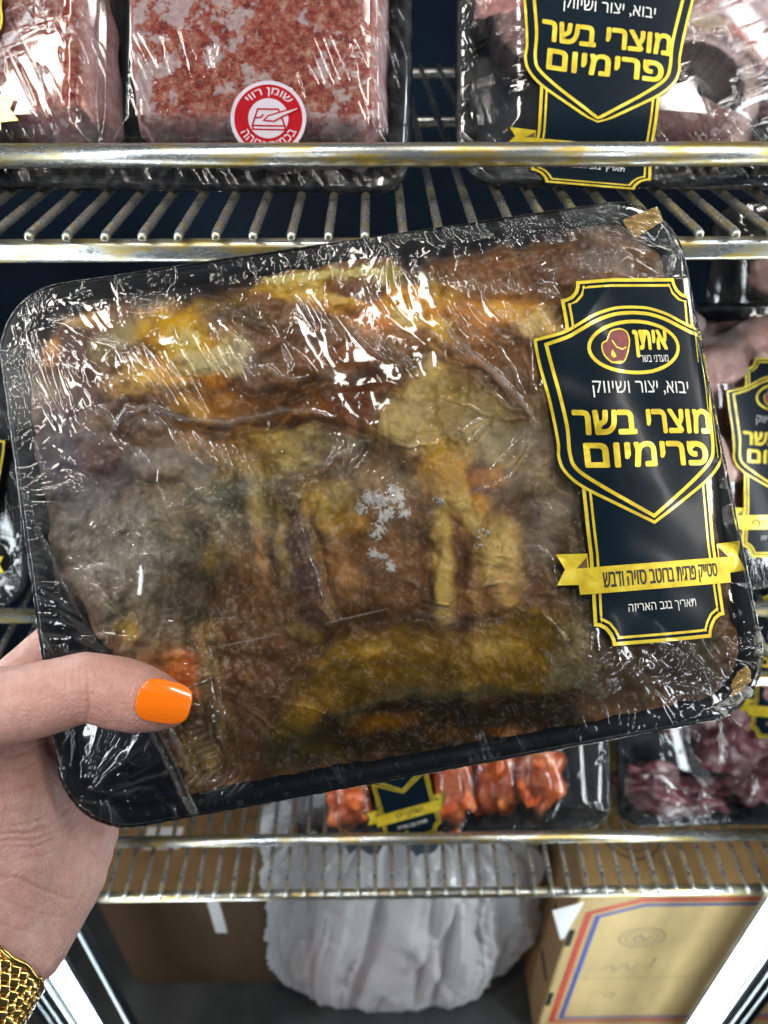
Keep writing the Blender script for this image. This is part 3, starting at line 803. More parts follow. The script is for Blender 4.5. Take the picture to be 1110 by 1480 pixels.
    for (fx, fy, fr_, fa) in ((400, 700, 70, .5), (330, 760, 50, .4), (470, 740, 40, .5), (440, 840, 40, .35), (350, 880, 60, .35), (190, 800, 80, .4), (640, 610, 60, .5), (300, 960, 60, .3)):
        g = np.exp(-((X - fx) ** 2 + (Y - fy) ** 2) / fr_ ** 2); sp = sstep(.60, .70, fbm(X * .16, Y * .16, 4, 3)) * g * fa * .5
        p.c += (lin((186, 178, 150)) - p.c) * sp[:, None]
    frost([(480, 1035), (560, 995), (700, 985), (800, 1000), (700, 1020), (560, 1020), (490, 1060)], 14, .44, .22, (120, 120, 86), .25)
    frost([(800, 900), (860, 900), (880, 1010), (780, 1010)], 26, .46, .45, (112, 110, 84), .2)
    frost([(360, 395), (540, 380), (560, 395), (400, 412)], 10, .42, .6, (188, 180, 120), .2)
    frost([(255, 470), (290, 470), (290, 505), (255, 505)], 12, .44, .5, (170, 160, 110), .2)
    sd = polysd(p.X, p.Y, MEAT_EDGE)
    k = sstep(-12, 16, sd)
    p.c = p.c * k[:, None] + lin((17, 24, 34)) * (1 - k)[:, None]
    lum = (fbm(X * .02, Y * .02, 4, 7) - .5)
    hs = np.clip(p.h, -1.2, 1.6)
    z = z0 - .0030 + .0019 * hs + .0075 * lum + .0034 * (fbm(X * .035, Y * .035, 2, 3) - .5) + .0002 * (n2 - .5) + .0005 * (fib - .5)
    z = np.minimum(z, z0 - .0005)
    e = edge_dist(x, y, HW, HH, HC)
    zf = -.0030 - .0135 * sstep(.006, .016, e)
    z = z * k + zf * (1 - k)
    tt = tone(p.c); tt += (np.array([.95, .95, .93]) - tt) * (np.clip(fa_, 0, 1) * k)[:, None]
    me = np_mesh('meat', np.stack([x, y, z], -1), grid_faces(nx, ny), {'tint': tt})
    return link('meat', me, hero, [M['painted_meat']])
build_hero_meat()

# label placement on the package
Lo = H(740 + 420 / 2.551, 380 + 68 / 2.551)[:2]; Lb = H(740 + 552 / 2.551, 380 + 1393 / 2.551)[:2]
LD = (Lb - Lo) / 1333.0; LX = np.array([-LD[1], LD[0]])
LS = np.hypot(*LD)
def lab_xy(x, y):
    dx = x - Lo[0]; dy = y - Lo[1]
    return (dx * LX[0] + dy * LX[1]) / LS ** 2, (dx * LD[0] + dy * LD[1]) / LS ** 2
def hero_label_map(X, Y, lift):
    X = np.where(X > 0, X * .905, X); x = Lo[0] + X * LX[0] + Y * LD[0]; y = Lo[1] + X * LX[1] + Y * LD[1]
    xe = HW - .0030; R = .0032
    over = np.clip(x - xe, 0, None)
    a = np.minimum(over / R, math.pi / 2); rest = np.clip(over - R * math.pi / 2, 0, None)
    xx = np.where(over > 0, xe + (R + lift) * np.sin(a) , x)
    z = bulge(np.minimum(x, xe), y) + .00022 + lift
    z = z - R * (1 - np.cos(a)) - rest
    xx = xx + np.where(rest > 0, .0006, 0) 
    return np.stack([xx, y, z], -1)
def label_mask(x, y):
    X, Y = lab_xy(x, y)
    b = lambda hw, y0, y1: sstep(14, -10, np.maximum(np.abs(X) - hw, np.maximum(y0 - Y, Y - y1)))
    return np.maximum.reduce([b(266, 0, 1333), b(385 - np.clip(Y - 215, 0, 600) * .12, 195, 700), b(360 - (Y - 690) * 1.45, 690, 900), b(375, 995, 1145)])

def build_hero_film():
    nx, ny = 940, 720
    hz_store = {}
    def hf(x, y):
        z0 = bulge(x, y); X, Y = image_px(x, y, z0)
        Hh = np.zeros(len(x))          # in mm
        hz = np.zeros(len(x))
        wn = 5 * (fbm(X * .03, Y * .03, 3, 3) - .5); wm = 5 * (fbm(X * .03 + 50, Y * .03, 3, 5) - .5)
        XX, YY = X + wn * 2, Y + wm * 2
        def ridge(P, wd, h, haze=0.0, taper=True, straight=False):
            A, B = (X, Y) if straight else (XX, YY)
            xs = [q[0] for q in P]; ys = [q[1] for q in P]; b = wd * 3.2
            idx = np.nonzero((A > min(xs) - b) & (A < max(xs) + b) & (B > min(ys) - b) & (B < max(ys) + b))[0]
            if not len(idx): return
            d, t = linedist(A[idx], B[idx], P)
            f = np.exp(-(d / wd) ** 1.6)
            if taper: f = f * (.15 + .85 * np.sin(np.pi * np.clip(t, 0.02, .98)) ** .6)
            Hh[idx] = Hh[idx] + h * 1.45 * f; hz[idx] = np.maximum(hz[idx], haze * 1.7 * f)  # crest is whitened too, a painted glint along the crease
        rr = random.Random(5)
        def bunch(cx, cy, L, ang, n, sp, stack, wd=1.7, h=.22, haze=.0, jit=.35, curve=.12):
            n = int(n * .8); sp = sp * 1.22; wd = wd * 1.2; L = L * 1.3
            for i in range(n):
                k = i - (n - 1) / 2
                sa = math.radians(stack); x0 = cx + k * sp * math.cos(sa) + rr.uniform(-1, 1) * sp * jit
                y0 = cy + k * sp * math.sin(sa) + rr.uniform(-1, 1) * sp * jit
                l = L * rr.uniform(.45, 1.15) / 2; a = math.radians(ang + rr.uniform(-7, 7))
                dx, dy = math.cos(a), math.sin(a); q = curve * l * rr.uniform(-.6, 1)
                P = [(x0 - dx * l, y0 - dy * l), (x0 - dx * l * .3 - dy * q * .8, y0 - dy * l * .3 + dx * q * .8), (x0 + dx * l * .3 - dy * q * .8, y0 + dy * l * .3 + dx * q * .8), (x0 + dx * l, y0 + dy * l)]
                ridge(P, wd * rr.uniform(.7, 1.3), h * rr.uniform(.5, 1.2), haze, True, True)
        # long named creases
        ridge([(112, 600), (132, 592), (148, 590), (158, 604), (165, 618), (176, 600), (190, 586), (204, 590), (222, 586), (238, 594), (262, 604), (290, 610), (330, 612), (372, 604), (410, 595), (450, 592), (478, 600)], 3.2, .85, .28)
        ridge([(165, 618), (190, 596), (215, 590), (236, 612), (212, 612), (200, 600)], 2.6, .55, .2)
        ridge([(314, 440), (345, 452), (385, 470), (398, 485)], 3.0, .5, .12)
        ridge([(318, 462), (345, 490), (362, 512), (368, 540)], 3.5, .6, .12)
        ridge([(373, 532), (392, 528), (402, 540), (425, 549), (443, 545)], 3.2, .8, .25)
        ridge([(407, 502), (414, 515), (420, 530), (418, 542)], 3.0, .7, .18)
        ridge([(420, 505), (440, 520), (458, 542)], 2.0, .4)
        ridge([(240, 455), (270, 520), (290, 560)], 1.6, .25); ridge([(305, 470), (330, 515), (372, 548)], 1.8, .3)
        ridge([(602, 462), (640, 496), (673, 519), (690, 528)], 3.2, .6, .12)
        ridge([(632, 452), (655, 488), (678, 513), (713, 539), (750, 579), (771, 611)], 3.4, .95, .30)
        ridge([(684, 520), (712, 545), (748, 585)], 2.0, .5)
        ridge([(650, 444), (672, 478), (699, 503)], 2.4, .6, .15)
        ridge([(681, 438), (706, 468), (739, 499)], 2.6, .65, .15)
        ridge([(728, 452), (740, 466), (759, 478), (780, 485), (799, 487)], 3.2, .8, .2)
        ridge([(745, 460), (765, 474), (797, 488)], 1.6, .4)
        ridge([(555, 460), (575, 478), (613, 503)], 2.6, .5, .14); ridge([(560, 490), (585, 515), (600, 545)], 3.2, .7, .2)
        ridge([(535, 505), (560, 520), (592, 532)], 2.4, .5, .12)
        ridge([(40, 592), (42, 622), (52, 652), (66, 680), (88, 694)], 1.8, .5, .2)
        ridge([(229, 668), (230, 700), (239, 733), (262, 731), (282, 712), (296, 702)], 1.5, .35, .15)
        ridge([(443, 678), (470, 672), (490, 655), (522, 642)], 3.0, .6, .22); ridge([(475, 668), (484, 645)], 1.6, .4, .15)
        ridge([(492, 560), (520, 556), (560, 552), (620, 570)], 4.5, .35)
        ridge([(316, 935), (398, 918)], 1.0, .25, .3, True, True); ridge([(470, 901), (560, 880)], 1.0, .25, .3, True, True); ridge([(524, 820), (528, 886)], 1.0, .15, .1)
        ridge([(425, 700), (440, 770), (462, 840), (475, 880), (492, 895)], 2.4, .3, .08); ridge([(405, 860), (412, 920)], 1.2, .12)
        ridge([(749, 622), (742, 645), (722, 668)], 1.2, .35, .2); ridge([(746, 682), (735, 692), (712, 700), (690, 708)], 1.3, .3, .15)
        ridge([(662, 620), (668, 622), (690, 606), (702, 598)], 1.4, .35, .15); ridge([(672, 640), (690, 622), (703, 610)], 1.2, .25, .1)
        ridge([(545, 622), (590, 646), (630, 640), (648, 628)], 1.5, .3, .1)
        ridge([(216, 1052), (240, 1100), (262, 1150), (288, 1192)], 2.4, .9, .16, False); ridge([(228, 1050), (252, 1100), (272, 1150), (292, 1190)], 1.6, .5, .1, False)
        ridge([(243, 1050), (254, 1070), (266, 1092)], 2.4, .8, .28)
        ridge([(282, 905), (296, 960), (306, 1010), (318, 1060), (332, 1095)], 3.4, .5, .10); ridge([(300, 900), (310, 960), (318, 1020), (330, 1075)], 1.8, .3, .08)
        ridge([(100, 820), (120, 822), (140, 815), (160, 816), (180, 824)], 1.8, .35, .25); ridge([(195, 800), (200, 812), (198, 825)], 1.3, .25, .1)
        ridge([(110, 918), (125, 920), (150, 914), (170, 918), (192, 922), (210, 915)], 1.5, .3, .12); ridge([(150, 955), (152, 920), (140, 916)], 1.4, .2, .1)
        ridge([(12, 660), (35, 715), (60, 780), (95, 850), (130, 915)], 2.6, .5, .12); ridge([(20, 800), (36, 860), (62, 920), (80, 945)], 2.2, .55, .25)
        ridge([(758, 790), (775, 792), (790, 800), (796, 812)], 1.5, .35, .2); ridge([(770, 725), (790, 728), (804, 744)], 1.5, .3, .12)
        ridge([(700, 845), (730, 840), (770, 836)], 2.6, .3, .15); ridge([(590, 888), (640, 892), (662, 900)], 1.5, .3, .1)
        ridge([(780, 880), (800, 900), (818, 920), (822, 935)], 1.8, .4, .12); ridge([(790, 940), (796, 968), (818, 970)], 1.6, .3, .1)
        ridge([(955, 305), (978, 345), (982, 360), (968, 395)], 2.6, .8, .2); ridge([(938, 352), (962, 350), (980, 356)], 2.0, .6, .2); ridge([(952, 380), (968, 372), (980, 358)], 2.0, .5, .15)
        ridge([(885, 385), (910, 392), (938, 402)], 2.6, .6, .16); ridge([(820, 365), (860, 372), (885, 384)], 2.6, .5, .12)
        # tension folds fanning in from the corners and the seals
        def fan(cx, cy, a0, a1, n, r0, r1, wd=2.2, h=.22, haze=.05):
            for i in range(n):
                a = math.radians(a0 + (a1 - a0) * (i + rr.uniform(-.35, .35)) / max(1, n - 1)); s0 = r0 * rr.uniform(.7, 1.5); s1 = r1 * rr.uniform(.45, 1.1); q = rr.uniform(-.05, .05) * s1
                P = [(cx + math.cos(a) * (s0 + (s1 - s0) * k / 4) - math.sin(a) * q * math.sin(k / 4 * math.pi), cy + math.sin(a) * (s0 + (s1 - s0) * k / 4) + math.cos(a) * q * math.sin(k / 4 * math.pi)) for k in range(5)]
                ridge(P, wd * rr.uniform(.6, 1.3), h * rr.uniform(.4, 1.2), haze * rr.uniform(.3, 1.4))
        fan(15, 430, 18, 72, 13, 50, 240); fan(975, 340, 150, 205, 13, 40, 330); fan(110, 1160, -75, -10, 11, 50, 190, 2.0, .2); fan(1075, 1010, 185, 250, 12, 40, 260, 2.0, .2, .06)
        fan(300, 1180, -110, -60, 8, 20, 130, 1.8, .25); fan(10, 720, -30, 40, 9, 15, 150, 1.9, .2, .07); fan(560, 345, 60, 120, 8, 15, 120, 2.0, .2); fan(778, 610, 100, 260, 9, 15, 170, 2.0, .2, .06); fan(330, 1000, -80, 80, 8, 20, 140, 1.6, .16, .05); fan(238, 1012, -60, 120, 11, 42, 95, 2.2, .34, .06)
        # combs of short parallel creases
        bunch(745, 415, 17, 66, 26, 7.4, 3, 1.5, .30, .10)
        bunch(670, 408, 14, 62, 12, 6, 10, 1.5, .30, .08)
        bunch(730, 455, 40, 52, 9, 15, 5, 1.9, .38, .12)
        bunch(500, 475, 56, 56, 15, 9, 22, 1.8, .34, .14)
        bunch(560, 440, 40, 55, 6, 11, 30, 1.7, .30, .10)
        bunch(560, 345, 20, 58, 22, 10, -9, 1.8, .36, .07)
        bunch(700, 330, 24, 56, 16, 12, -10, 1.8, .36, .06)
        bunch(820, 318, 34, 55, 14, 12, -9, 2.0, .42, .10)
        bunch(790, 342, 22, 52, 12, 14, -6, 1.8, .36, .06)
        bunch(880, 335, 40, 40, 7, 13, 20, 2.0, .4, .10)
        bunch(905, 345, 120, 32, 7, 9, 100, 1.8, .2, .03)
        bunch(100, 590, 40, 62, 16, 6, 20, 1.6, .30, .10)
        bunch(60, 560, 90, 68, 8, 9, 0, 2.0, .36, .12)
        bunch(75, 500, 30, 62, 14, 8, 15, 1.7, .30, .08)
        bunch(120, 545, 22, 66, 16, 8, 25, 1.5, .26, .06)
        bunch(245, 560, 90, 60, 12, 8.5, 12, 1.6, .26, .10)
        bunch(215, 520, 40, 58, 10, 9, 15, 1.6, .28, .10)
        bunch(330, 520, 70, 56, 9, 9, 12, 1.6, .26, .08)
        bunch(310, 655, 44, 62, 18, 7, 16, 1.7, .32, .12)
        bunch(170, 640, 30, 48, 14, 7, 24, 1.5, .28, .10)
        bunch(110, 672, 22, 40, 10, 7, 40, 1.5, .28, .08)
        bunch(110, 695, 26, 22, 6, 6, 90, 1.5, .34, .12)
        bunch(205, 765, 32, 30, 10, 6, 90, 1.4, .28, .08)
        bunch(240, 893, 26, -2, 5, 8, 88, 1.4, .30, .12)
        bunch(110, 900, 46, 28, 14, 8, 55, 1.8, .36, .10)
        bunch(140, 850, 30, 38, 12, 8, 50, 1.8, .34, .10)
        bunch(60, 860, 36, 10, 12, 12, 72, 1.6, .30, .10)
        bunch(35, 740, 34, -8, 12, 12, 76, 1.5, .26, .10)
        bunch(275, 985, 34, 14, 14, 7, 84, 1.6, .32, .08)
        bunch(300, 1095, 34, -22, 16, 7, 70, 1.7, .40, .14)
        bunch(312, 1130, 30, -45, 12, 8, 10, 1.6, .34, .10)
        bunch(262, 1085, 30, 50, 10, 8, 60, 1.8, .36, .10)
        bunch(870, 930, 28, -22, 26, 6, 80, 1.7, .28, .05)
        bunch(930, 970, 30, -30, 20, 9, 10, 1.6, .26, .04)
        bunch(990, 960, 26, -50, 14, 8, 30, 1.5, .24, .04)
        bunch(640, 885, 60, 6, 7, 6, 85, 1.8, .24, .05)
        bunch(740, 830, 60, -3, 12, 6, 88, 1.9, .20, .03)
        bunch(500, 655, 24, -60, 8, 7, 0, 1.5, .3, .10); bunch(512, 668, 20, -62, 5, 6, 0, 1.5, .4, .16)
        # crinkled strips along the rim
        e = edge_dist(x, y, HW, HH, HC) * 1000
        rim = sstep(16, 2, e)
        rg = lambda n, wd: np.exp(-((n - .5) / wd) ** 2)
        cr = 1 - rg(fbm(X * .045, Y * .022, 3, 2), .016) * sstep(.42, .62, fbm(X * .02, Y * .02, 3, 1))
        cr2 = 1 - rg(fbm(X * .024 + Y * .04, Y * .024 - X * .024, 3, 5), .016) * sstep(.42, .62, fbm(X * .02 + 9, Y * .02, 3, 2))
        tl = sstep(330, 60, np.hypot(X - 20, Y - 440)); rt = sstep(200, 60, np.hypot(X - 985, Y - 400)) + sstep(950, 1040, X) * .7
        top = sstep(90, 20, Y - (425 - .150 * X))
        Hh += (.50 * (1 - cr) + .42 * (1 - cr2)) * np.clip(rim * (.30 + tl + rt + .5 * top), 0, 1.3) * sstep(0, .8, e)
        ex = np.abs(np.abs(x) - HW) < np.abs(np.abs(y) - HH)
        cq = np.where(ex, rg(fbm(X * .012, Y * .055, 2, 6), .03), rg(fbm(X * .055 - Y * .02, Y * .012, 2, 7), .03)) * sstep(.46, .60, fbm(X * .014, Y * .014, 3, 4))
        Hh += .42 * cq * sstep(15, 4, e) * sstep(0, 1, e); hz += .07 * cq * sstep(15, 4, e)
        hz += .20 * np.clip(rim * (tl + rt), 0, 1) * sstep(.6, .2, cr)
        b1 = np.exp(-(((X - 868) / 34) ** 2 + ((Y - 380) / 14) ** 2)) + np.exp(-(((X - 218) / 30) ** 2 + ((Y - 440) / 16) ** 2)) + .8 * np.exp(-(((X - 20) / 22) ** 2 + ((Y - 530) / 34) ** 2))
        Hh -= 1.1 * b1 * np.abs(fbm(X * .16, Y * .16, 3, 6) - .5) * 2; hz += .22 * b1
        # general small-scale waviness, taut streaks and contact blisters
        dirn = fbm((X * .8 - Y * .5) * .060, (X * .5 + Y * .8) * .012, 2, 4)
        reg = sstep(.42, .62, fbm(X * .009, Y * .009, 3, 7))
        Hh += .16 * reg * (dirn - .5) * 2
        Hh += .16 * (fbm(X * .03, Y * .03, 2, 1) - .5) * 2
        Hh += 1.2 * (fbm(X * .008 + 3, Y * .008, 2, 2) - .5)
        c = fbm(X * .035 + 20, Y * .035, 4, 5); line_ = np.exp(-((c - .56) / .0045) ** 2)
        wr = sstep(.5, .62, fbm(X * .012 + 7, Y * .012 + 2, 3, 6))
        Hh += .16 * line_ * wr; hz += .16 * line_ * wr
        c2 = fbm(X * .075, Y * .075 + 30, 3, 7); spots = sstep(.73, .76, c2); Hh += .10 * spots; hz += .05 * spots
        # frosty, cloudy areas of trapped air
        def cl(cx, cy, rx, ry, a, ang=0):
            t = math.radians(ang); u = ((X - cx) * math.cos(t) + (Y - cy) * math.sin(t)) / rx; v = (-(X - cx) * math.sin(t) + (Y - cy) * math.cos(t)) / ry
            return a * np.exp(-(u * u + v * v) * 1.2)
        cloud = cl(150, 760, 120, 90, .15) + cl(70, 620, 60, 90, .15) + cl(20, 540, 30, 60, .22) + cl(250, 640, 110, 40, .14, 14) + cl(170, 645, 70, 16, .18, 20) + cl(400, 700, 120, 60, .05) + cl(760, 660, 90, 80, .12) + cl(800, 780, 60, 80, .08) \
            + cl(650, 600, 90, 30, .10) + cl(340, 500, 60, 24, .16, 50) + cl(460, 540, 80, 12, .12, 5) + cl(470, 800, 160, 130, .03) + cl(10, 760, 12, 160, .30, -6) + cl(320, 700, 50, 40, .06) + cl(590, 700, 90, 40, .06) + cl(900, 350, 60, 20, .08, 20) + cl(960, 390, 30, 60, .10)
        hz += 1.45 * cloud * sstep(.30, .75, fbm(X * .022 + Y * .01, Y * .03, 5, 3)) * 1.6
        hz += .006
        lm = label_mask(x, y)
        k = (1 - lm) * sstep(-.1, 1.0, e)
        Z = z0 + np.clip(Hh, -2.2, 2.6) * .001 * k * .62
        Z = np.where(lm > .5, np.minimum(Z, z0), Z)
        # the film dips to the meat-free margin only slightly
        hz_store['hz'] = np.clip(hz, 0, .75) * (1 - lm)
        return Z
    me = film_mesh('film_wrap', HW, HH, HC, nx, ny, hf, lambda X, Y, Z: hz_store['hz'], crinkle=.00034)
    return link('film_wrap', me, hero, [M['film']])
build_hero_film()
build_label(hero, hero_label_map, 'סטייק פרגית ברוטב סויה ודבש', .00007, 20)
# folded scraps of film melted together at two corners
def m_scrap():
    t = NT('yellowed_film_fold'); f = t.noise(260, 5, .65)
    c = t.ramp(f, [(.3, (.34, .20, .06)), (.6, (.48, .33, .12)), (.85, (.66, .56, .34))])
    m = t.pbr(c, .2, 0, t.bump(t.noise(160, 2, .5), .3, .001), coat=.8); t.b.inputs['Alpha'].default_value = .55
    return m
M['scrap'] = m_scrap()
def scrap(P, w0, name, seed, amp=.0016, lab=None, mt='scrap'):
    n = 46; q = [np.array(p, float) for p in P]
    u, v = np.meshgrid(np.linspace(0, 1, n), np.linspace(0, 1, n)); u = u.ravel(); v = v.ravel()
    px = (1 - u) * (1 - v) * q[0][0] + u * (1 - v) * q[1][0] + u * v * q[2][0] + (1 - u) * v * q[3][0]
    py = (1 - u) * (1 - v) * q[0][1] + u * (1 - v) * q[1][1] + u * v * q[2][1] + (1 - u) * v * q[3][1]
    px = px + 5 * (fbm(u * 2 + seed, v * 2, 1, 2) - .5); py = py + 5 * (fbm(u * 5, v * 5 + seed, 3, 4) - .5)
    L = H(px, py, w0)
    L[:, 2] = w0 + amp * 2 * (np.abs(fbm(px * .05 + seed, py * .09, 2, 3) - .5) * 2 - .2)
    o = link(name, np_mesh(name, L, grid_faces(n, n)), hero, [M[mt]])
    md = o.modifiers.new('thickness', 'SOLIDIFY'); md.thickness = .00025
    if lab: o['label'] = lab
    return o
def m_clearfold():
    t = NT('crumpled_clear_film'); f = t.noise(300, 5, .65)
    c = t.ramp(f, [(.3, (.30, .30, .26)), (.7, (.72, .74, .70))])
    m = t.pbr(c, .15, 0, t.bump(t.noise(420, 4, .7), .8, .002), coat=1.0)
    t.b.inputs['Alpha'].default_value = .5
    return m
M['clearfold'] = m_clearfold()
scrap([(902, 318), (948, 298), (958, 322), (915, 346)], .0006, 'film_fold', 3, .0007, 'yellowed fold of film on the upper right corner')
scrap([(1030, 1022), (1078, 985), (1086, 1004), (1042, 1034)], -.0006, 'film_fold', 9, .002, 'crumpled clear fold of film on the lower right corner', 'clearfold')
scrap([(1052, 990), (1078, 960), (1082, 984), (1058, 1008)], .0010, 'film_fold', 5, .0014, 'yellowed fold of film above the lower right corner')
scrap([(1090, 905), (1098, 905), (1098, 985), (1084, 985)], -.0012, 'film_fold', 7, .0016, 'crumpled clear fold of film down the right side', 'clearfold')

# ------------------------------------------------------------------ the hand
def m_skin():
    t = NT('skin')
    a = t.noise(38, 4, .55); b = t.noise(320, 5, .6); c = t.noise(900, 3, .6)
    col = t.ramp(a, [(.3, (.50, .262, .22)), (.5, (.58, .335, .29)), (.72, (.67, .42, .375))])
    col = t.mix(1.0, col, t.ramp(b, [(.3, (.90, .86, .84)), (.7, (1.08, 1.08, 1.08))]), 'MULTIPLY')
    at = t.n('ShaderNodeAttribute'); at.attribute_name = 'crease'
    col = t.mix(at.outputs['Fac'], col, (.36, .135, .10))
    v = t.n('ShaderNodeTexVoronoi'); v.feature = 'DISTANCE_TO_EDGE'; v.inputs['Scale'].default_value = 900
    tc = t.n('ShaderNodeTexCoord'); mp = t.n('ShaderNodeMapping'); mp.inputs['Scale'].default_value = (1, .55, 1); t.l(tc.outputs['Object'], mp.inputs[0]); t.l(mp.outputs[0], v.inputs['Vector'])
    n1 = t.bump(v.outputs['Distance'], .5, .0008); n2 = t.bump(c, .4, .0005, n1)
    return t.pbr(col, .46, 0, n2, sss=.35, sssr=(.006, .0022, .0012), spec=.45)
M['skin'] = m_skin()
def chain(bm, pts, step=.28):
    """pts: (Vector, radius) list; overlapping balls of tapering size"""
    for i in range(len(pts) - 1):
        (a, ra), (b, rb) = pts[i], pts[i + 1]
        L = (b - a).length; n = max(1, int(L / (min(ra, rb) * step)))
        for k in range(n + 1):
            t = k / n
            bmesh.ops.create_icosphere(bm, subdivisions=2, radius=ra + (rb - ra) * t, matrix=Matrix.Translation(a.lerp(b, t)))
def hp(px, py, w): return Vector(H(px, py, w))
def build_hand():
    bm = bmesh.new()
    P = lambda px, py, w, r: (hp(px, py, w), r)
    # thumb, lying over the front of the tray
    thumb = [P(-95, 1120, .000, .0185), P(-60, 1060, .0105, .0152), P(-15, 1022, .0150, .0132), P(35, 1016, .0165, .0122), P(85, 1004, .0168, .0118), P(122, 992, .0162, .0112), P(135, 993, .0160, .0112), P(165, 1000, .0152, .0119), P(195, 1008, .0142, .0115), P(222, 1014, .0132, .0098), P(242, 1019, .0124, .0078)]
    chain(bm, thumb)
    # ball of the thumb, palm and wrist, behind and beside the tray
    chain(bm, [P(-95, 1120, .000, .0185), P(-60, 1230, -.012, .0240), P(-45, 1330, -.018, .0245)])
    chain(bm, [P(-60, 1090, -.004, .0190), P(-20, 1150, -.012, .0225), P(5, 1230, -.020, .0220), P(-20, 1330, -.022, .0230)])
    chain(bm, [P(-30, 1070, -.002, .0150), P(20, 1110, -.020, .0165), P(60, 1190, -.034, .0170), P(50, 1270, -.032, .0205), P(-5, 1345, -.026, .0220)])
    chain(bm, [P(0, 1060, -.010, .0120), P(22, 1078, -.022, .0125)])
    # outer side of the palm
    chain(bm, [P(110, 1110, -.048, .0160), P(103, 1200, -.046, .0185), P(78, 1262, -.040, .0200), P(22, 1345, -.030, .0215)])
    chain(bm, [P(40, 1010, -.042, .0150), P(60, 1110, -.042, .0175), P(60, 1200, -.042, .0175)])
    # forearm
    chain(bm, [P(-25, 1340, -.024, .0262), P(-75, 1420, -.014, .0262), P(-140, 1530, .004, .0285), P(-260, 1760, .035, .032)], .35)
    # four fingers spread behind the tray, tips pressed to its underside
    b = -.0262
    for f in ([P(30, 1020, -.040, .0125), P(28, 985, -.040, .0115), P(120, 900, b - .014, .0100), P(205, 852, b - .0095, .0090), P(270, 822, b - .0078, .0076)],
              [P(70, 1040, -.048, .0125), P(150, 985, -.046, .0112), P(260, 940, b - .014, .0100), P(355, 915, b - .0095, .0090), P(420, 905, b - .0078, .0076)],
              [P(100, 1080, -.050, .0122), P(190, 1045, -.047, .0110), P(300, 1015, b - .014, .0098), P(385, 1002, b - .0092, .0088), P(445, 1000, b - .0076, .0074)],
              [P(120, 1130, -.050, .0118), P(195, 1112, -.046, .0100), P(280, 1095, b - .012, .0088), P(345, 1090, b - .0085, .0078), P(392, 1090, b - .0068, .0066)]):
        chain(bm, f)
    me = bpy.data.meshes.new('hand_form'); bm.to_mesh(me); bm.free()
    o = bpy.data.objects.new('hand_form', me); COL.objects.link(o)
    r = o.modifiers.new('r', 'REMESH'); r.mode = 'VOXEL'; r.voxel_size = .0011
    sm = o.modifiers.new('s', 'SMOOTH'); sm.factor = .5; sm.iterations = 16
    sub = o.modifiers.new('d', 'SUBSURF'); sub.levels = 1; sub.render_levels = 1
    dg = bpy.context.evaluated_depsgraph_get()
    ev = o.evaluated_get(dg)
    out = bpy.data.meshes.new_from_object(ev)
    bpy.data.objects.remove(o)
    n = len(out.vertices)
    co = np.zeros(n * 3, np.float32); out.vertices.foreach_get('co', co); co = co.reshape(-1, 3).astype(float)
    no = np.zeros(n * 3, np.float32); out.vertex_normals.foreach_get('vector', no); no = no.reshape(-1, 3)
    X, Y = image_px(co[:, 0], co[:, 1], co[:, 2])
    front = sstep(-.1, .4, no[:, 2])
    h = np.zeros(n); cr = np.zeros(n)
    wx = 5 * (fbm(X * .03, Y * .03, 3, 1) - .5); wy = 5 * (fbm(X * .03, Y * .03 + 9, 3, 2) - .5)
    def crease(Pp, wd, dep, tint=.5):
        d, t = linedist(X + wx, Y + wy, Pp)
        f = np.exp(-(d / wd) ** 2) * np.sin(np.pi * np.clip(t, .06, .94)) ** .5 * front
        nonlocal h, cr
        h -= dep * f; cr = np.maximum(cr, tint * f)
    crease([(124, 972), (126, 1000), (128, 1022), (124, 1046)], 2.6, .00055, .55)
    crease([(136, 965), (137, 985), (133, 1004)], 2.0, .00022, .25)
    crease([(108, 960), (104, 985), (108, 1006)], 2.0, .0002, .18); crease([(116, 962), (113, 980), (118, 1000)], 1.8, .00018, .18)
    crease([(148, 962), (152, 980), (148, 996)], 1.8, .00015, .15); crease([(96, 962), (92, 985), (96, 1005)], 1.8, .00015, .12)
    crease([(110, 1004), (126, 1003), (142, 1000)], 1.6, .00015, .2)
    for i, (pp, wd, dep, tn) in enumerate([
        ([(-10, 1098), (20, 1095), (45, 1085), (74, 1066)], 2.6, .0006, .5), ([(-10, 1118), (30, 1113), (58, 1098), (80, 1080)], 2.0, .0003, .35),
        ([(-10, 1150), (25, 1143), (50, 1132), (72, 1115)], 2.0, .0003, .25), ([(-5, 1178), (30, 1172), (62, 1160), (90, 1140)], 1.8, .0002, .2),
        ([(0, 1206), (40, 1203), (75, 1190), (108, 1163)], 2.6, .0006, .45), ([(0, 1216), (45, 1214), (85, 1199), (112, 1176)], 2.2, .0005, .4), ([(5, 1226), (50, 1223), (90, 1208), (116, 1186)], 2.2, .0004, .35),
        ([(0, 1196), (40, 1190), (70, 1178), (98, 1155)], 2.0, .00035, .3), ([(25, 1243), (60, 1236), (92, 1222), (118, 1200)], 2.0, .0003, .28),
        ([(-10, 1264), (30, 1270), (60, 1285), (98, 1298)], 2.6, .00045, .35), ([(10, 1300), (50, 1318), (90, 1326)], 2.0, .0002, .18), ([(-10, 1330), (30, 1345), (70, 1352)], 2.0, .00015, .12),
        ([(128, 1228), (150, 1245), (158, 1258)], 2.4, .0003, .2), ([(110, 1215), (135, 1235), (146, 1262)], 2.2, .00025, .18)]):
        crease(pp, wd, dep, tn)
    h += .00030 * (fbm(X * .035, Y * .035, 4, 4) - .5) + .00012 * (fbm(X * .18, Y * .10, 3, 5) - .5)
    co += no * h[:, None]
    out.vertices.foreach_set('co', co.astype(np.float32).ravel())
    at = out.attributes.new('crease', 'FLOAT', 'POINT'); at.data.foreach_set('value', cr.astype(np.float32))
    o = link('person', out, None, [M['skin']], True)
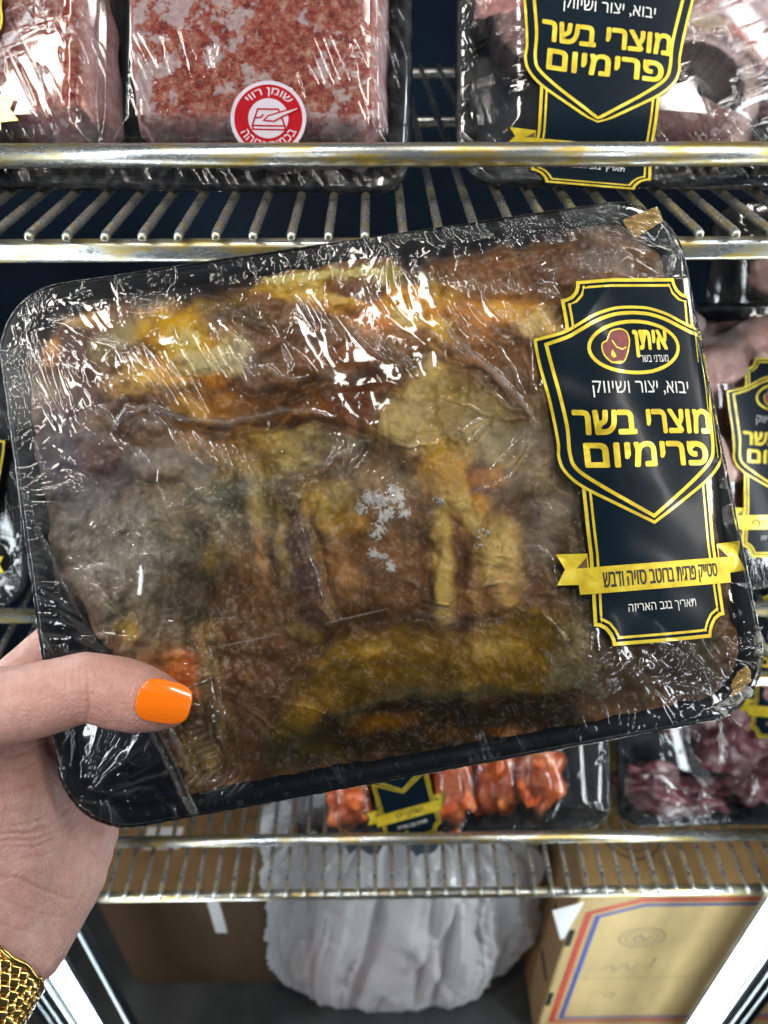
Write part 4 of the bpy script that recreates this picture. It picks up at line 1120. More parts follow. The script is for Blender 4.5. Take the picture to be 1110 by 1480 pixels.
    o.matrix_world = HERO.copy()
    props(o, 'left hand gripping the black tray, thumb with orange nail polish laid over the film', 'person')
    o.data.update()
    return o
hand = build_hand()
# thumb nail with orange polish
def build_nail():
    nu, nv = 44, 34
    c = hp(236, 1015, 0); ax = (hp(274, 1024, 0) - hp(198, 1006, 0)); L = ax.length / 2 * .87; ax.normalize()
    ay = Vector((0, 0, 1)).cross(ax).normalized(); Wd = .0064
    base = hp(236, 1016.5, .0247)
    V = []; F = []
    def pt(u, v, off):
        s, t = u, v
        if abs(s) < 1e-6 and abs(t) < 1e-6: s = 1e-6
        # map the square to a rounded outline, wider near the free edge
        k = (abs(s) ** 3.2 + abs(t) ** 3.2) ** (1 / 3.2) / max(abs(s), abs(t), 1e-6)
        s2, t2 = s / k, t / k
        wv = Wd * (1.0 - .06 * s2)
        z = -.0020 * t2 * t2 - .0005 * s2 * s2 - .0017 * s2
        return base + ax * s2 * L * 1.0 + ay * t2 * wv + Vector((0, 0, z + off))
    for j in range(nv + 1):
        for i in range(nu + 1): V.append(pt(-1 + 2 * i / nu, -1 + 2 * j / nv, 0))
    for j in range(nv):
        for i in range(nu):
            a = j * (nu + 1) + i; F.append((a, a + 1, a + nu + 2, a + nu + 1))
    rim = [i for i in range(nu + 1)] + [j * (nu + 1) + nu for j in range(1, nv + 1)] + [nv * (nu + 1) + i for i in range(nu - 1, -1, -1)] + [j * (nu + 1) for j in range(nv - 1, 0, -1)]
    o0 = len(V); cen = base
    for dz, k in ((-.0003, 1.012), (-.0009, 1.0), (-.0022, .93)):
        for i in rim:
            q = V[i]; d = q - cen; V.append(Vector((cen.x + d.x * k, cen.y + d.y * k, q.z + dz)))
    n = len(rim); rings = [rim] + [list(range(o0 + k * n, o0 + (k + 1) * n)) for k in range(3)]
    for a, b in zip(rings[:-1], rings[1:]):
        for i in range(n): F.append((a[i], b[i], b[(i + 1) % n], a[(i + 1) % n]))
    t = NT('orange_nail_polish')
    t.pbr((1.0, .20, .004), .16, 0, t.bump(t.noise(160, 2), .06, .0006), coat=1.0, coat_rough=.03)
    M['polish'] = t.m
    o = link('thumb_nail', py_mesh('thumb_nail', V, F, True), hand, [t.m])
build_nail()

# gold woven bracelet
def build_bracelet():
    t = NT('polished_gold'); m = t.pbr(t.ramp(t.noise(300, 3), [(.3, (.80, .50, .12)), (.7, (1.0, .74, .28))]), .17, 1.0, t.bump(t.noise(700, 2), .1, .0003))
    c = HERO @ hp(-72, 1408, -.014)
    axis = (HERO @ hp(-140, 1530, .004) - HERO @ hp(-25, 1340, -.024)).normalized()
    q = axis.to_track_quat('Z', 'Y').to_matrix().to_4x4()
    root = empty('bracelet', Matrix.Translation(c) @ q, 'gold woven link bracelet round the wrist at the lower left corner', 'bracelet')
    bm = bmesh.new(); bmesh.ops.create_cube(bm, size=1)
    for v in bm.verts: v.co = Vector((v.co.x * .0024, v.co.y * .0046, v.co.z * .0029))
    bmesh.ops.bevel(bm, geom=bm.edges[:], offset=.0009, segments=3, affect='EDGES', profile=.6)
    me = bpy.data.meshes.new('link'); bm.to_mesh(me); bm.free(); me.materials.append(m)
    me.polygons.foreach_set('use_smooth', [True] * len(me.polygons))
    R = .0292; n = 43; rows = 7
    for r in range(rows):
        z = (r - 1) * .0029
        for k in range(n):
            a = 2 * math.pi * (k + .5 * (r % 2)) / n
            o = bpy.data.objects.new('link', me); COL.objects.link(o); o.parent = root
            o.location = (R * math.cos(a), R * math.sin(a), z)
            o.rotation_euler = (rnd.uniform(-.12, .12) + .35, rnd.uniform(-.1, .1), a)
    for z in (-.0052,):
        pts = [((R + .0006) * math.cos(2 * math.pi * i / 72), (R + .0006) * math.sin(2 * math.pi * i / 72), z + .0004 * math.sin(i * 1.3)) for i in range(73)]
        link('edge_chain', tube_mesh('edge_chain', pts, .0011, 8), root, [m])
build_bracelet()

# ------------------------------------------------------------------ packages on the shelves
def lump_mesh(name, r, seed, amp=.22, freq=1.6, sub=4):
    bm = bmesh.new(); bmesh.ops.create_icosphere(bm, subdivisions=sub, radius=1)
    o = Vector((seed * 3.1, seed * 1.7, seed * 2.3))
    for v in bm.verts:
        d = 1 + amp * 2 * mnoise.fractal(v.co * freq + o, 1.0, 2.0, 4) + amp * .4 * mnoise.noise(v.co * 6 + o)
        v.co = Vector((v.co.x * r[0] * d, v.co.y * r[1] * d, v.co.z * r[2] * d))
    me = bpy.data.meshes.new(name); bm.to_mesh(me); bm.free()
    me.polygons.foreach_set('use_smooth', [True] * len(me.polygons))
    return me
def blocks_height(blocks, x, y):
    z = np.zeros(len(x))
    for cx, cy, rx, ry, top in blocks:
        d = np.sqrt(((x - cx) / rx) ** 2 + ((y - cy) / ry) ** 2)
        z = np.maximum(z, top * np.sqrt(np.clip(1.25 - d * d, 0, 1.25)) / 1.118)
    return z
LEAN = 38
def package(x, z, y, w, h, lean, roll, name, label, group, res=(260, 200), height=lambda a, b: 0 * a, seed=0, wr=1.0, haze=.06, r=.020):
    """tray standing on its lower long edge at (x,y,z), leaning back"""
    m = Matrix.Translation((x, y, z)) @ Matrix.Rotation(math.radians(90 - lean), 4, 'X') @ Matrix.Rotation(math.radians(roll), 4, 'Z') @ Matrix.Translation((0, h, 0))
    t = empty(name, m, label, 'meat package', group)
    link('tray', tray_mesh('tray', w - .0004, h - .0004, r), t, [M['foam']])
    def hf(a, b):
        e = edge_dist(a, b, w, h, r) * 1000
        base = sstep(0, .035, e / 1000) * .003
        hh = height(a, b)
        A, B = a * 1000 + seed * 37, b * 1000
        ang = fbm(A * .012, B * .012, 2, seed) * 6
        rg = lambda n, wd: np.exp(-((n - .5) / wd) ** 2) * .5
        s1 = rg(fbm(A * .28 + B * .12, B * .035, 2, seed + 1), .035) * sstep(.5, .6, fbm(A * .05, B * .05, 3, seed + 6)); s2 = rg(fbm(A * .035, B * .28 - A * .1, 2, seed + 2), .035) * sstep(.5, .6, fbm(A * .05, B * .05 + 8, 3, seed + 7))
        k = sstep(.4, .6, fbm(A * .02 + 5, B * .02, 3, seed + 3))
        rim = sstep(22, 3, e)
        wv = -(k * s1 + (1 - k) * s2) * (.7 + .9 * rim)
        lowrim = sstep(-h * 1000 + 26, -h * 1000 + 8, B)          # gathered folds along the lower edge
        comb = -rg(fbm(A * .26 + B * .2, B * .03, 2, seed + 4), .06)
        wv = wv + lowrim * comb * 1.3
        return np.maximum(base, hh) + .0012 - wr * .0011 * wv * sstep(0, .6, e) - .0012 * sstep(1.5, 0, e)
    def hz(a, b, zz):
        e = edge_dist(a, b, w, h, r) * 1000
        n = fbm(a * 90 + seed, b * 90, 4, seed + 5)
        return np.clip(haze * sstep(.4, .7, n) + .12 * sstep(18, 2, e) * sstep(.45, .7, fbm(a * 300, b * 300, 3, 2)) + .01, 0, .6)
    link('film_wrap', film_mesh('film_wrap', w, h, r, res[0], res[1], hf, hz, crinkle=.0003, seed=seed), t, [M['film']])
    return t
def flat_label(t, cx, cy, scale, rot, product, zf, steps=60, dz=.00007, edge_h=None, foot=1.0):
    c, s = math.cos(math.radians(rot)), math.sin(math.radians(rot))
    def mp(X, Y, lift):
        a = X * scale; b = -(np.where(Y > 880, 880 + (Y - 880) * foot, Y) - 666) * scale
        x = cx + a * c - b * s; y = cy + a * s + b * c
        z = zf(x, y) + lift + .0004
        if edge_h is not None:                       # the foot of the label turns round the lower rim
            ov = np.clip(-edge_h + .002 - y, 0, None)
            z = z - ov * 1.0; y = y + ov * .35
        return np.stack([x, y, z], -1)
    return build_label(t, mp, product, dz, steps)

PW, PH = .121, .092
# --- upper left: two blocks of frozen ground meat in one tray
def ground_blocks():
    bl = [(-.071, .006, .044, .078, .0), (.045, .006, .063, .078, .0)]
    def hgt(a, b):
        z = np.zeros(len(a))
        for x0, x1 in ((-.114, -.0165), (-.0085, .1125)):
            d = np.minimum(np.minimum(a - x0, x1 - a), np.minimum(b + .076, .086 - b))
            z = np.maximum(z, .0085 * sstep(-.010, .010, d))
        return z
    t = package(-.1055, Z1 + .0045, .351, PW, PH, LEAN, -1.2, 'meat_package', 'black tray holding two pale red blocks of frosted ground meat, upper left', 'packages on the upper shelf', (520, 400), hgt, 3, .45, .02, .016)
    for x0, x1, sd in ((-.1145, -.0165, 1), (-.0085, .1120, 2)):
        nx, ny = 260, 300
        a, b = np.meshgrid(np.linspace(-1, 1, nx), np.linspace(-1, 1, ny)); a = a.ravel(); b = b.ravel()
        cx, hw = (x0 + x1) / 2, (x1 - x0) / 2; cy, hh = .006, .081
        q = np.maximum(np.abs(a), np.abs(b))
        wob = .007 * (fbm(b * 3 + sd * 7, a * 0 + sd, 3, 1) - .5) * sstep(.6, 1, np.abs(a))
        wob2 = .006 * (fbm(a * 4 + sd * 7, b * 0 + sd + 4, 3, 2) - .5) * sstep(.6, 1, np.abs(b))
        x = cx + a * hw + wob; y = cy + b * hh + wob2
        inner = sstep(.2, 1, a if sd == 1 else -a)
        x = x - .0065 * b * inner
        rc = sstep(.80, 1.0, np.abs(a)) * sstep(.80, 1.0, np.abs(b)); x = x - np.sign(a) * .006 * rc; y = y - np.sign(b) * .006 * rc
        e = (1 - q) * min(hw, hh)
        z = -.020 + .0285 * sstep(-.0008, .009, e) ** .5
        n1 = fbm(x * 220 + sd, y * 220, 4, 3); n2 = fbm(x * 600, y * 600, 3, 5)
        z = z + .0016 * (n1 - .5) + .0008 * (n2 - .5) - .001
        fr = np.clip(sstep(.012, .001, e) * (.3 + .9 * fbm(x * 150, y * 150, 4, 6)) , 0, 1)
        blk = link('meat_block', np_mesh('meat_block', np.stack([x, y, z], -1), grid_faces(nx, ny), {'frost': fr}), t, [M['ground']])
    zf = lambda x, y: hgt(x, y) + .0018
    flat_label(t, -.0835, -.030, .0000955, 4, 'בשר טחון', lambda x, y: .0106 + 0 * x, 60, edge_h=PH)
    # round red sticker: saturated fat
    s = .0160; cx, cy = .0605, -.0665
    def disc(r, n=48): return [(r * math.cos(2 * math.pi * i / n), r * math.sin(2 * math.pi * i / n)) for i in range(n)]
    def bent(body, r, a0, a1, ht, up=True, bold=.01):
        V, F = text2d(body, 0, 0, 1.0, ht, bold)
        out = []
        for X, Y in V:
            a = math.radians(a0 + (a1 - a0) * (X + .5)); rr_ = r - Y if up else r + Y
            out.append((rr_ * math.cos(a), rr_ * math.sin(a)))
        return out, F
    lay = [('sticker_face', fill(disc(1), .6), 0, 'sticker_white'), ('sticker_face', fill(disc(.90), .6), 1, 'red_ink'), ('sticker_face', fill(disc(.53), .6), 2, 'sticker_white'),
           ('lettering', bent('שומן רווי', .70, 140, 38, .25), 2, 'sticker_white'), ('lettering', bent('בכמות גבוהה', .72, 208, 336, .22, False), 2, 'sticker_white'),
           ('pictogram', ribbon([(-.28, .24), (.26, .24), (.44, -.20), (-.42, -.20)], .045, True), 4, 'red_ink'), ('pictogram', ribbon([(-.40, -.20), (-.40, -.30), (.44, -.30), (.44, -.20)], .045), 4, 'red_ink'),
           ('pictogram', fill([(-.12, -.06), (.0, .06), (.30, .16), (.78, .30), (.80, .25), (.36, .04), (.16, -.08)], .5), 5, 'sticker_white'),
           ('pictogram', ribbon([(-.12, -.06), (.0, .06), (.30, .16), (.78, .30), (.80, .25), (.36, .04), (.16, -.08)], .04, True), 6, 'red_ink'), ('pictogram', ribbon([(-.38, .0), (-.2, .02), (-.13, .1)], .04), 6, 'red_ink')]
    root = None
    for i, nm in enumerate(('sticker_face', 'pictogram', 'lettering')):
        for grp in ([[l for l in lay if l[0] == nm]] if nm != 'lettering' else [[l] for l in lay if l[0] == nm]):
            V_, F_, MI = [], [], []; mats = []
            for _, (V, F), lv, mt in grp:
                if mt not in mats: mats.append(mt)
                o = len(V_); V_ += [(cx + v[0] * s, cy + v[1] * s, .0114 + lv * .00006) for v in V]
                for f in F: F_.append(tuple(k + o for k in f)); MI.append(mats.index(mt))
            me = py_mesh(nm, V_, F_)
            for mt in mats: me.materials.append(M[mt])
            me.polygons.foreach_set('material_index', MI)
            if root is None: root = link('round_sticker', me, t); root['label'] = 'round red and white warning sticker with a dish pictogram'
            else: link(nm, me, root)
ground_blocks()

# --- upper right: sliced meat on the bone
def sliced_pack():
    w, h = PW, PH
    def hgt(a, b): return .0045 * sstep(0, .03, edge_dist(a, b, w, h, .02)) + 0.006 * np.exp(-(((a - .008) / .018) ** 2 + ((b + .085) / .016) ** 2))
    t = package(.157, Z1 + .0045, .350, w, h, LEAN, -.8, 'meat_package', 'black tray of pale pink sliced meat on the bone, upper right behind the rail', 'packages on the upper shelf', (520, 400), hgt, 6, 1.1, .04)
    nx, ny = 460, 340
    x, y, m = sheet_grid(w - .007, h - .007, .016, nx, ny)
    # tray positions turned into image pixels, in which the slices are drawn
    X, Y = 1070 + x * 1000 / .305, (-13 - y * 1000) / .277
    p = Paint(X, Y, (16, 24, 36), 5, .03)
    def P(pts, c, soft=4, dh=0.0, brk=6, amt=1): p.poly(pts, c, soft, amt, dh, brk)
    P([(700, -300), (1440, -300), (1440, 20), (1110, 30), (700, 26)], (176, 124, 120), 6, 1.0)
    P([(708, -60), (768, -60), (768, 26), (712, 26)], (190, 134, 132), 4, .4); P([(722, 26), (790, 28), (770, 96), (748, 72), (728, 46)], (140, 112, 112), 6, .5)
    P([(985, 0), (1440, -20), (1440, 190), (1110, 190), (1096, 96), (1052, 58), (1000, 48), (985, 52)], (190, 144, 138), 5, .8)
    P([(1066, -40), (1440, -40), (1440, 60), (1112, 40), (1084, 26)], (216, 188, 190), 6, .5)
    P([(1000, 18), (1040, 22), (1062, 36), (1050, 44), (1006, 38)], (214, 190, 160), 3, .4); P([(1056, 34), (1112, 62), (1160, 100), (1150, 112), (1108, 84), (1062, 50)], (178, 88, 66), 3, .3)
    P([(1000, 62), (1040, 70), (1065, 95), (1076, 125), (1078, 172), (1040, 160), (990, 128), (985, 70)], (10, 18, 32), 4, -2.0)
    P([(985, 100), (1078, 165), (1078, 235), (940, 235), (940, 110)], (128, 90, 88), 6, .3)
    P([(975, 112), (1010, 128), (1078, 158), (1078, 176), (1010, 150), (975, 130)], (84, 46, 50), 4, -.2); p.line([(972, 118), (1020, 140), (1076, 160)], 4, (156, 116, 110), .8, .2)
    p.line([(985, 56), (1030, 62), (1062, 82), (1086, 112), (1092, 150), (1082, 190), (1070, 226)], 13, (196, 172, 170), 1, .8)
    P([(1102, 96), (1200, 140), (1200, 225), (1092, 225), (1102, 160)], (78, 48, 58), 5, -.2)
    P([(1048, 232), (1200, 225), (1200, 320), (1080, 292), (1056, 268)], (222, 164, 158), 5, 1.2); P([(1084, 240), (1104, 250), (1100, 280), (1086, 270)], (196, 100, 86), 4, .2)
    n = fbm(X * .025, Y * .025, 5, 2); n2 = fbm(X * .11, Y * .11, 4, 4)
    p.c *= (.66 + .72 * n)[:, None] * (.78 + .46 * n2)[:, None]
    fr = sstep(.54, .66, fbm(X * .04 + 3, Y * .04, 5, 6)) * (p.h > .2); p.c += (lin((232, 214, 216)) - p.c) * (fr * .45)[:, None]
    bare = sstep(.1, -.2, p.h + .0)
    e = edge_dist(x, y, w, h, .02)
    k = sstep(.0, .25, p.h + .3 * (np.linalg.norm(p.c, axis=1) > .06))
    z = -.016 + (.0185 + .0022 * p.h + .0012 * (n2 - .5)) * k
    z = np.minimum(z, hgt(x, y) - .0002)
    link('meat', np_mesh('meat', np.stack([x, y, z], -1), grid_faces(nx, ny), {'tint': np.clip(p.c * 1.15, .001, .9)}), t, [M['raw_meat']])
    flat_label(t, -.0595, -.0445, .000101, -4.2, 'סטייק פרגית', lambda a, b: hgt(a, b) + .0018, 40, foot=.60)
    # round trails of frost blisters on the film
sliced_pack()

# --- lumps for the other packages
def m_lump(name, stops, sc=70, rough=.35, coat=.5, frost=0.0, bs=240):
    t = NT(name)
    col = t.ramp(t.noise(sc, 5, .6, dist=.3), stops)
    if frost:
        fr = t.ramp(t.noise(sc * .7, 6, .7), [(.50, (0, 0, 0)), (.66, (1, 1, 1))])
        col = t.mix(t.math('MULTIPLY', fr, frost), col, (.80, .70, .72))
    return t.pbr(col, rough, 0, t.bump(t.noise(bs, 4), .5, .0015), coat=coat)
M['orange_meat'] = m_lump('orange_glazed_meat', [(.30, (.30, .035, .012)), (.48, (.70, .13, .03)), (.62, (.86, .26, .07)), (.78, (.92, .50, .22))], 60)
M['purple_meat'] = m_lump('dark_purple_red_meat', [(.30, (.05, .008, .014)), (.48, (.14, .022, .036)), (.66, (.30, .11, .13)), (.8, (.62, .44, .42))], 60, .4, .3, .4)
M['pink_meat'] = m_lump('pale_pink_meat', [(.30, (.52, .20, .18)), (.48, (.74, .42, .36)), (.66, (.84, .62, .50)), (.8, (.92, .84, .76))], 42, .4, .3, .4)
def lumps_pack(x, z, y, w, h, lean, roll, label, group, spec, mt, lab=None, seed=0, res=(240, 180), haze=.08):
    bl = [(cx, cy, rx, ry, cz + rz) for cx, cy, cz, rx, ry, rz in spec]
    def hgt(a, b):
        return blocks_height(bl, a, b)
    t = package(x, z, y, w, h, lean, roll, 'meat_package', label, group, res, hgt, seed, 1.0, haze)
    for i, (cx, cy, cz, rx, ry, rz) in enumerate(spec):
        o = link('meat_piece', lump_mesh('meat_piece', (rx, ry, rz), seed * 10 + i, .34 if seed in (2, 4, 6) else .2), t, [M[mt]])
        o.location = (cx, cy, cz); o.rotation_euler = (0, 0, rnd.uniform(-.3, .3))
    if lab:
        flat_label(t, lab[0], lab[1], lab[2], lab[3], lab[4], lambda a, b: hgt(a, b) * 0 + lab[5], 60, edge_h=h)
    return t
# lower shelf, orange glazed pieces
lumps_pack(.081, Z3 + .0045, .349, .118, .080, LEAN, .6, 'black tray of bright orange glazed meat pieces on the lower shelf', 'packages on the lower shelf',
           [(-.104, -.052, -.006, .020, .024, .016), (-.098, .0, -.006, .021, .026, .016), (-.040, .0, -.008, .03, .04, .016), (-.018, -.040, -.004, .019, .034, .018), (-.012, .03, -.004, .022, .03, .018), (.022, -.032, -.008, .021, .036, .016), (.026, .032, -.006, .024, .034, .018), (.058, -.036, -.004, .021, .032, .019), (.060, .014, -.004, .026, .030, .018), (.072, .056, -.006, .030, .022, .016), (-.06, .05, -.006, .03, .022, .016)],
           'orange_meat', (-.0655, -.019, .000094, 14, 'שוקיים', .0125), 1)
# lower shelf, dark purple meat at right
lumps_pack(.325, Z3 + .0045, .352, .118, .088, LEAN, 0, 'black tray of dark purple frosted meat on the lower shelf, at the right', 'packages on the lower shelf',
           [(-.082, -.058, -.006, .032, .020, .016), (-.040, -.066, -.008, .020, .014, .014), (-.062, .008, -.010, .020, .026, .010), (-.020, -.012, -.004, .034, .026, .018), (.010, -.052, -.004, .028, .018, .018), (.03, .03, -.004, .035, .03, .018), (-.05, .05, -.006, .03, .026, .016), (.07, -.02, -.006, .03, .03, .016)],
           'purple_meat', (.020, .052, .000094, -6, 'צלעות', .0140), 2)
# middle shelf, right
lumps_pack(.262, Z2 + .012, .362, .121, .092, 34, 0, 'black tray of pale pink meat with a gold edged label, at the right edge', 'packages on the middle shelf',
           [(-.095, .045, -.006, .030, .034, .017), (-.045, .050, -.006, .034, .032, .018), (.01, .045, -.006, .034, .030, .018), (-.095, -.02, -.008, .026, .034, .015), (-.04, -.02, -.008, .03, .03, .015), (.06, .03, -.006, .03, .04, .016)],
           'pink_meat', (-.006, -.007, .000094, 0, 'בשר כל פרי', .0135), 4)
lumps_pack(.345, Z2 + .03, .418, .121, .105, 30, 0, 'black tray standing behind the pale pink meat at the right edge', 'packages on the middle shelf',
           [(-.06, .06, -.008, .035, .022, .012), (.0, .05, -.008, .035, .03, .012)], 'pink_meat', None, 5, (160, 120))
# middle shelf, left
lumps_pack(-.345, Z2 + .008, .356, .118, .085, LEAN, 0, 'dark tray with a gold edged label at the left edge, beside the held tray', 'packages on the middle shelf',
           [(-.05, .03, -.008, .04, .03, .015), (.02, .04, -.008, .03, .03, .012)], 'purple_meat', (.073, -.022, .000094, 0, 'בשר בקר', .0085), 6)

# ------------------------------------------------------------------ cardboard boxes under the lower shelf
def m_card(name, c):
    t = NT(name)
    f = t.noise(1, 5, .6, stretch=(25, 25, 8)); g = t.noise(500, 3)
    col = t.mix(1.0, c, t.ramp(f, [(.3, (.82, .80, .78)), (.7, (1.12, 1.12, 1.12))]), 'MULTIPLY')
    return t.pbr(col, .7, 0, t.bump(g, .15, .0005), spec=.15)
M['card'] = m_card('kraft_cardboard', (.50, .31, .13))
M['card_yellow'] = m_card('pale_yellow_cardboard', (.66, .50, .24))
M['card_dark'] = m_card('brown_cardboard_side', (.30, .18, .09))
M['card_shaded'] = m_card('shaded_brown_cardboard', (.085, .055, .032))  # brown carton front and sides with their shade mixed into the colour
M['card_lit'] = m_card('lit_brown_cardboard_flap', (.26, .16, .075))  # same carton's top, a lighter copy for the light falling on it
M['print_red'] = m_plain('red_box_print', (.62, .09, .05), .6, var=.1, bump=.05)
M['print_blue'] = m_plain('blue_box_print', (.07, .10, .38), .6, var=.1, bump=.05)
M['print_grey'] = m_plain('faded_box_print', (.34, .25, .15), .6, var=.15, bump=.05)
M['print_brown'] = m_plain('brown_box_print', (.16, .09, .04), .6, var=.15, bump=.05)
M['hole'] = m_plain('dark_recess', (.012, .009, .006), .8, var=.1)
M['tape'] = m_plain('white_paper_tag', (.74, .75, .76), .5, var=.06, scale=30)
FLOOR = -1.135
def stamp(nm, vf, parent, mt, plane, d):
    V, F = vf
    P = [(plane[0][0] + plane[1][0] * a + plane[2][0] * b + plane[3][0] * d, plane[0][1] + plane[1][1] * a + plane[2][1] * b + plane[3][1] * d, plane[0][2] + plane[1][2] * a + plane[2][2] * b + plane[3][2] * d) for a, b in V]
    return link(nm, py_mesh(nm, P, F), parent, [M[mt]])
def carton(x0, x1, y0, y1, h, label, mats, rot=0.0):
    """open-topped cardboard carton built of panels"""
    cx, cy = x0, y0
    t = empty('cardboard_box', Matrix.Translation((x0, y0, FLOOR)) @ Matrix.Rotation(math.radians(rot), 4, 'Z'), label, 'box', None)
    w, d, k = x1 - x0, y1 - y0, .004
    f, s, tp = mats
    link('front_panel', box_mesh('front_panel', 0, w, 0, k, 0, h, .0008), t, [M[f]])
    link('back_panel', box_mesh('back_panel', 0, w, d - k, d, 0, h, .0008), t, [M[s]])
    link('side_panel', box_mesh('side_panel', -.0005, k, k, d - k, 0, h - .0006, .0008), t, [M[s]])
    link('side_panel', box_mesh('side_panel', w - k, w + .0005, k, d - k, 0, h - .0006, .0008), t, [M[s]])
    a = link('top_flap', box_mesh('top_flap', 0, w, 0, d / 2 - .001, 0, .003, .0006), t, [M[tp]]); a.location = (0, .0005, h); a.rotation_euler = (math.radians(1.5), 0, 0)
    b = link('top_flap', box_mesh('top_flap', 0, w, -d / 2 + .001, 0, 0, .003, .0006), t, [M[tp]]); b.location = (0, d, h); b.rotation_euler = (math.radians(-1.0), 0, 0)
    return t
FR = lambda: ((0, 0, 0), (1, 0, 0), (0, 0, 1), (0, -1, 0))
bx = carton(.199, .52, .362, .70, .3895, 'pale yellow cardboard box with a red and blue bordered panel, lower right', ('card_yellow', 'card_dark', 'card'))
def octo(i, w=.29, h=.322, c=.052, x0=.010, z0=.046):
    x0 += i; z0 += i; w -= 2 * i; h -= 2 * i; c -= i * .58
    return [(x0, z0), (x0 + w, z0), (x0 + w, z0 + h - c * .5), (x0 + w - c, z0 + h), (x0 + c, z0 + h), (x0, z0 + h - c * .55)]
stamp('border_line', ribbon(octo(.004), .0075, True), bx, 'print_red', FR(), .0004)
stamp('border_line', ribbon(octo(.0145), .0055, True), bx, 'print_blue', FR(), .0004)
def seal(nm, parent, cx, cz, a, b, mt, plane, d=.0004):
    for k, wd in ((1.0, .0022), (.72, .0012)): stamp(nm, ribbon(ellipse(cx, cz, a * k, b * k, 36), wd, True), parent, mt, plane, d)
    stamp(nm, ribbon([(cx - a * .4, cz - b * .1), (cx - a * .1, cz + b * .3), (cx + a * .1, cz - b * .2), (cx + a * .45, cz + b * .15)], .0025), parent, mt, plane, d)
    stamp(nm, ribbon([(cx - a * .35, cz - b * .35), (cx + a * .35, cz - b * .35)], .002), parent, mt, plane, d)
seal('seal_print', bx, .080, .280, .024, .022, 'print_grey', FR())
stamp('handwriting', ribbon(catmull([(.050, .200), (.060, .212), (.066, .198), (.076, .216), (.080, .200), (.090, .212)], 5), .0022), bx, 'print_grey', FR(), .0004)
stamp('handwriting', ribbon([(.104, .204), (.106, .232)], .0022), bx, 'print_grey', FR(), .0004)
stamp('print_line', ribbon([(.030, .176), (.22, .180)], .0016), bx, 'print_grey', FR(), .0004)
stamp('print_line', ribbon(ellipse(.072, .130, .006, .006, 16), .002, True), bx, 'print_grey', FR(), .0004)
seal('seal_print', bx, .060, .055, .030, .030, 'print_brown', ((0, .001, .3895), (1, 0, 0), (0, 1, .026), (0, 0, 1)), .0034)
for yy, zz in ((.030, .250), (.030, .130)):
    link('hand_hole', box_mesh('hand_hole', -.0012, .001, yy - .016, yy + .016, zz, zz + .014, .0004), bx, [M['hole']])
link('front_slot', box_mesh('front_slot', -.0006, .006, -.0006, .0002, .262, .300, .0002), bx, [M['hole']])
link('front_slot', box_mesh('front_slot', -.0006, .006, -.0006, .0002, .100, .138, .0002), bx, [M['hole']])
tg = link('paper_tag', box_mesh('paper_tag', -.034, 0, -.0006, 0, -.075, 0, .0002), bx, [M['tape']]); tg.location = (.004, -.0018, .3655)
for v in tg.data.vertices:
    if v.co.z < -.05: v.co.x = -.010 if v.co.x > -.02 else -.014
tg.rotation_euler = (0, 0, math.radians(14))

b2 = carton(-.330, -.100, .430, .70, .232, 'brown cardboard box with shade put into its colour, behind the lower left shelf end', ('card_shaded', 'card_shaded', 'card_lit'))
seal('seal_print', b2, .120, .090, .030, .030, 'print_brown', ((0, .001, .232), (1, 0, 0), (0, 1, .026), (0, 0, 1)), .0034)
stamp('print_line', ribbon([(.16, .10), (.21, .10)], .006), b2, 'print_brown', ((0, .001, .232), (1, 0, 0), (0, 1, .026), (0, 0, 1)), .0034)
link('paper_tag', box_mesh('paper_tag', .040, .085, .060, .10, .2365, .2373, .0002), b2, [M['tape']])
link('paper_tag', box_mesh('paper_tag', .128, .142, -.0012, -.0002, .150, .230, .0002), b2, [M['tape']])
b3 = carton(-.070, .18, .62, .76, .38, 'brown cardboard box standing at the back behind the white bag', ('card', 'card_dark', 'card'))

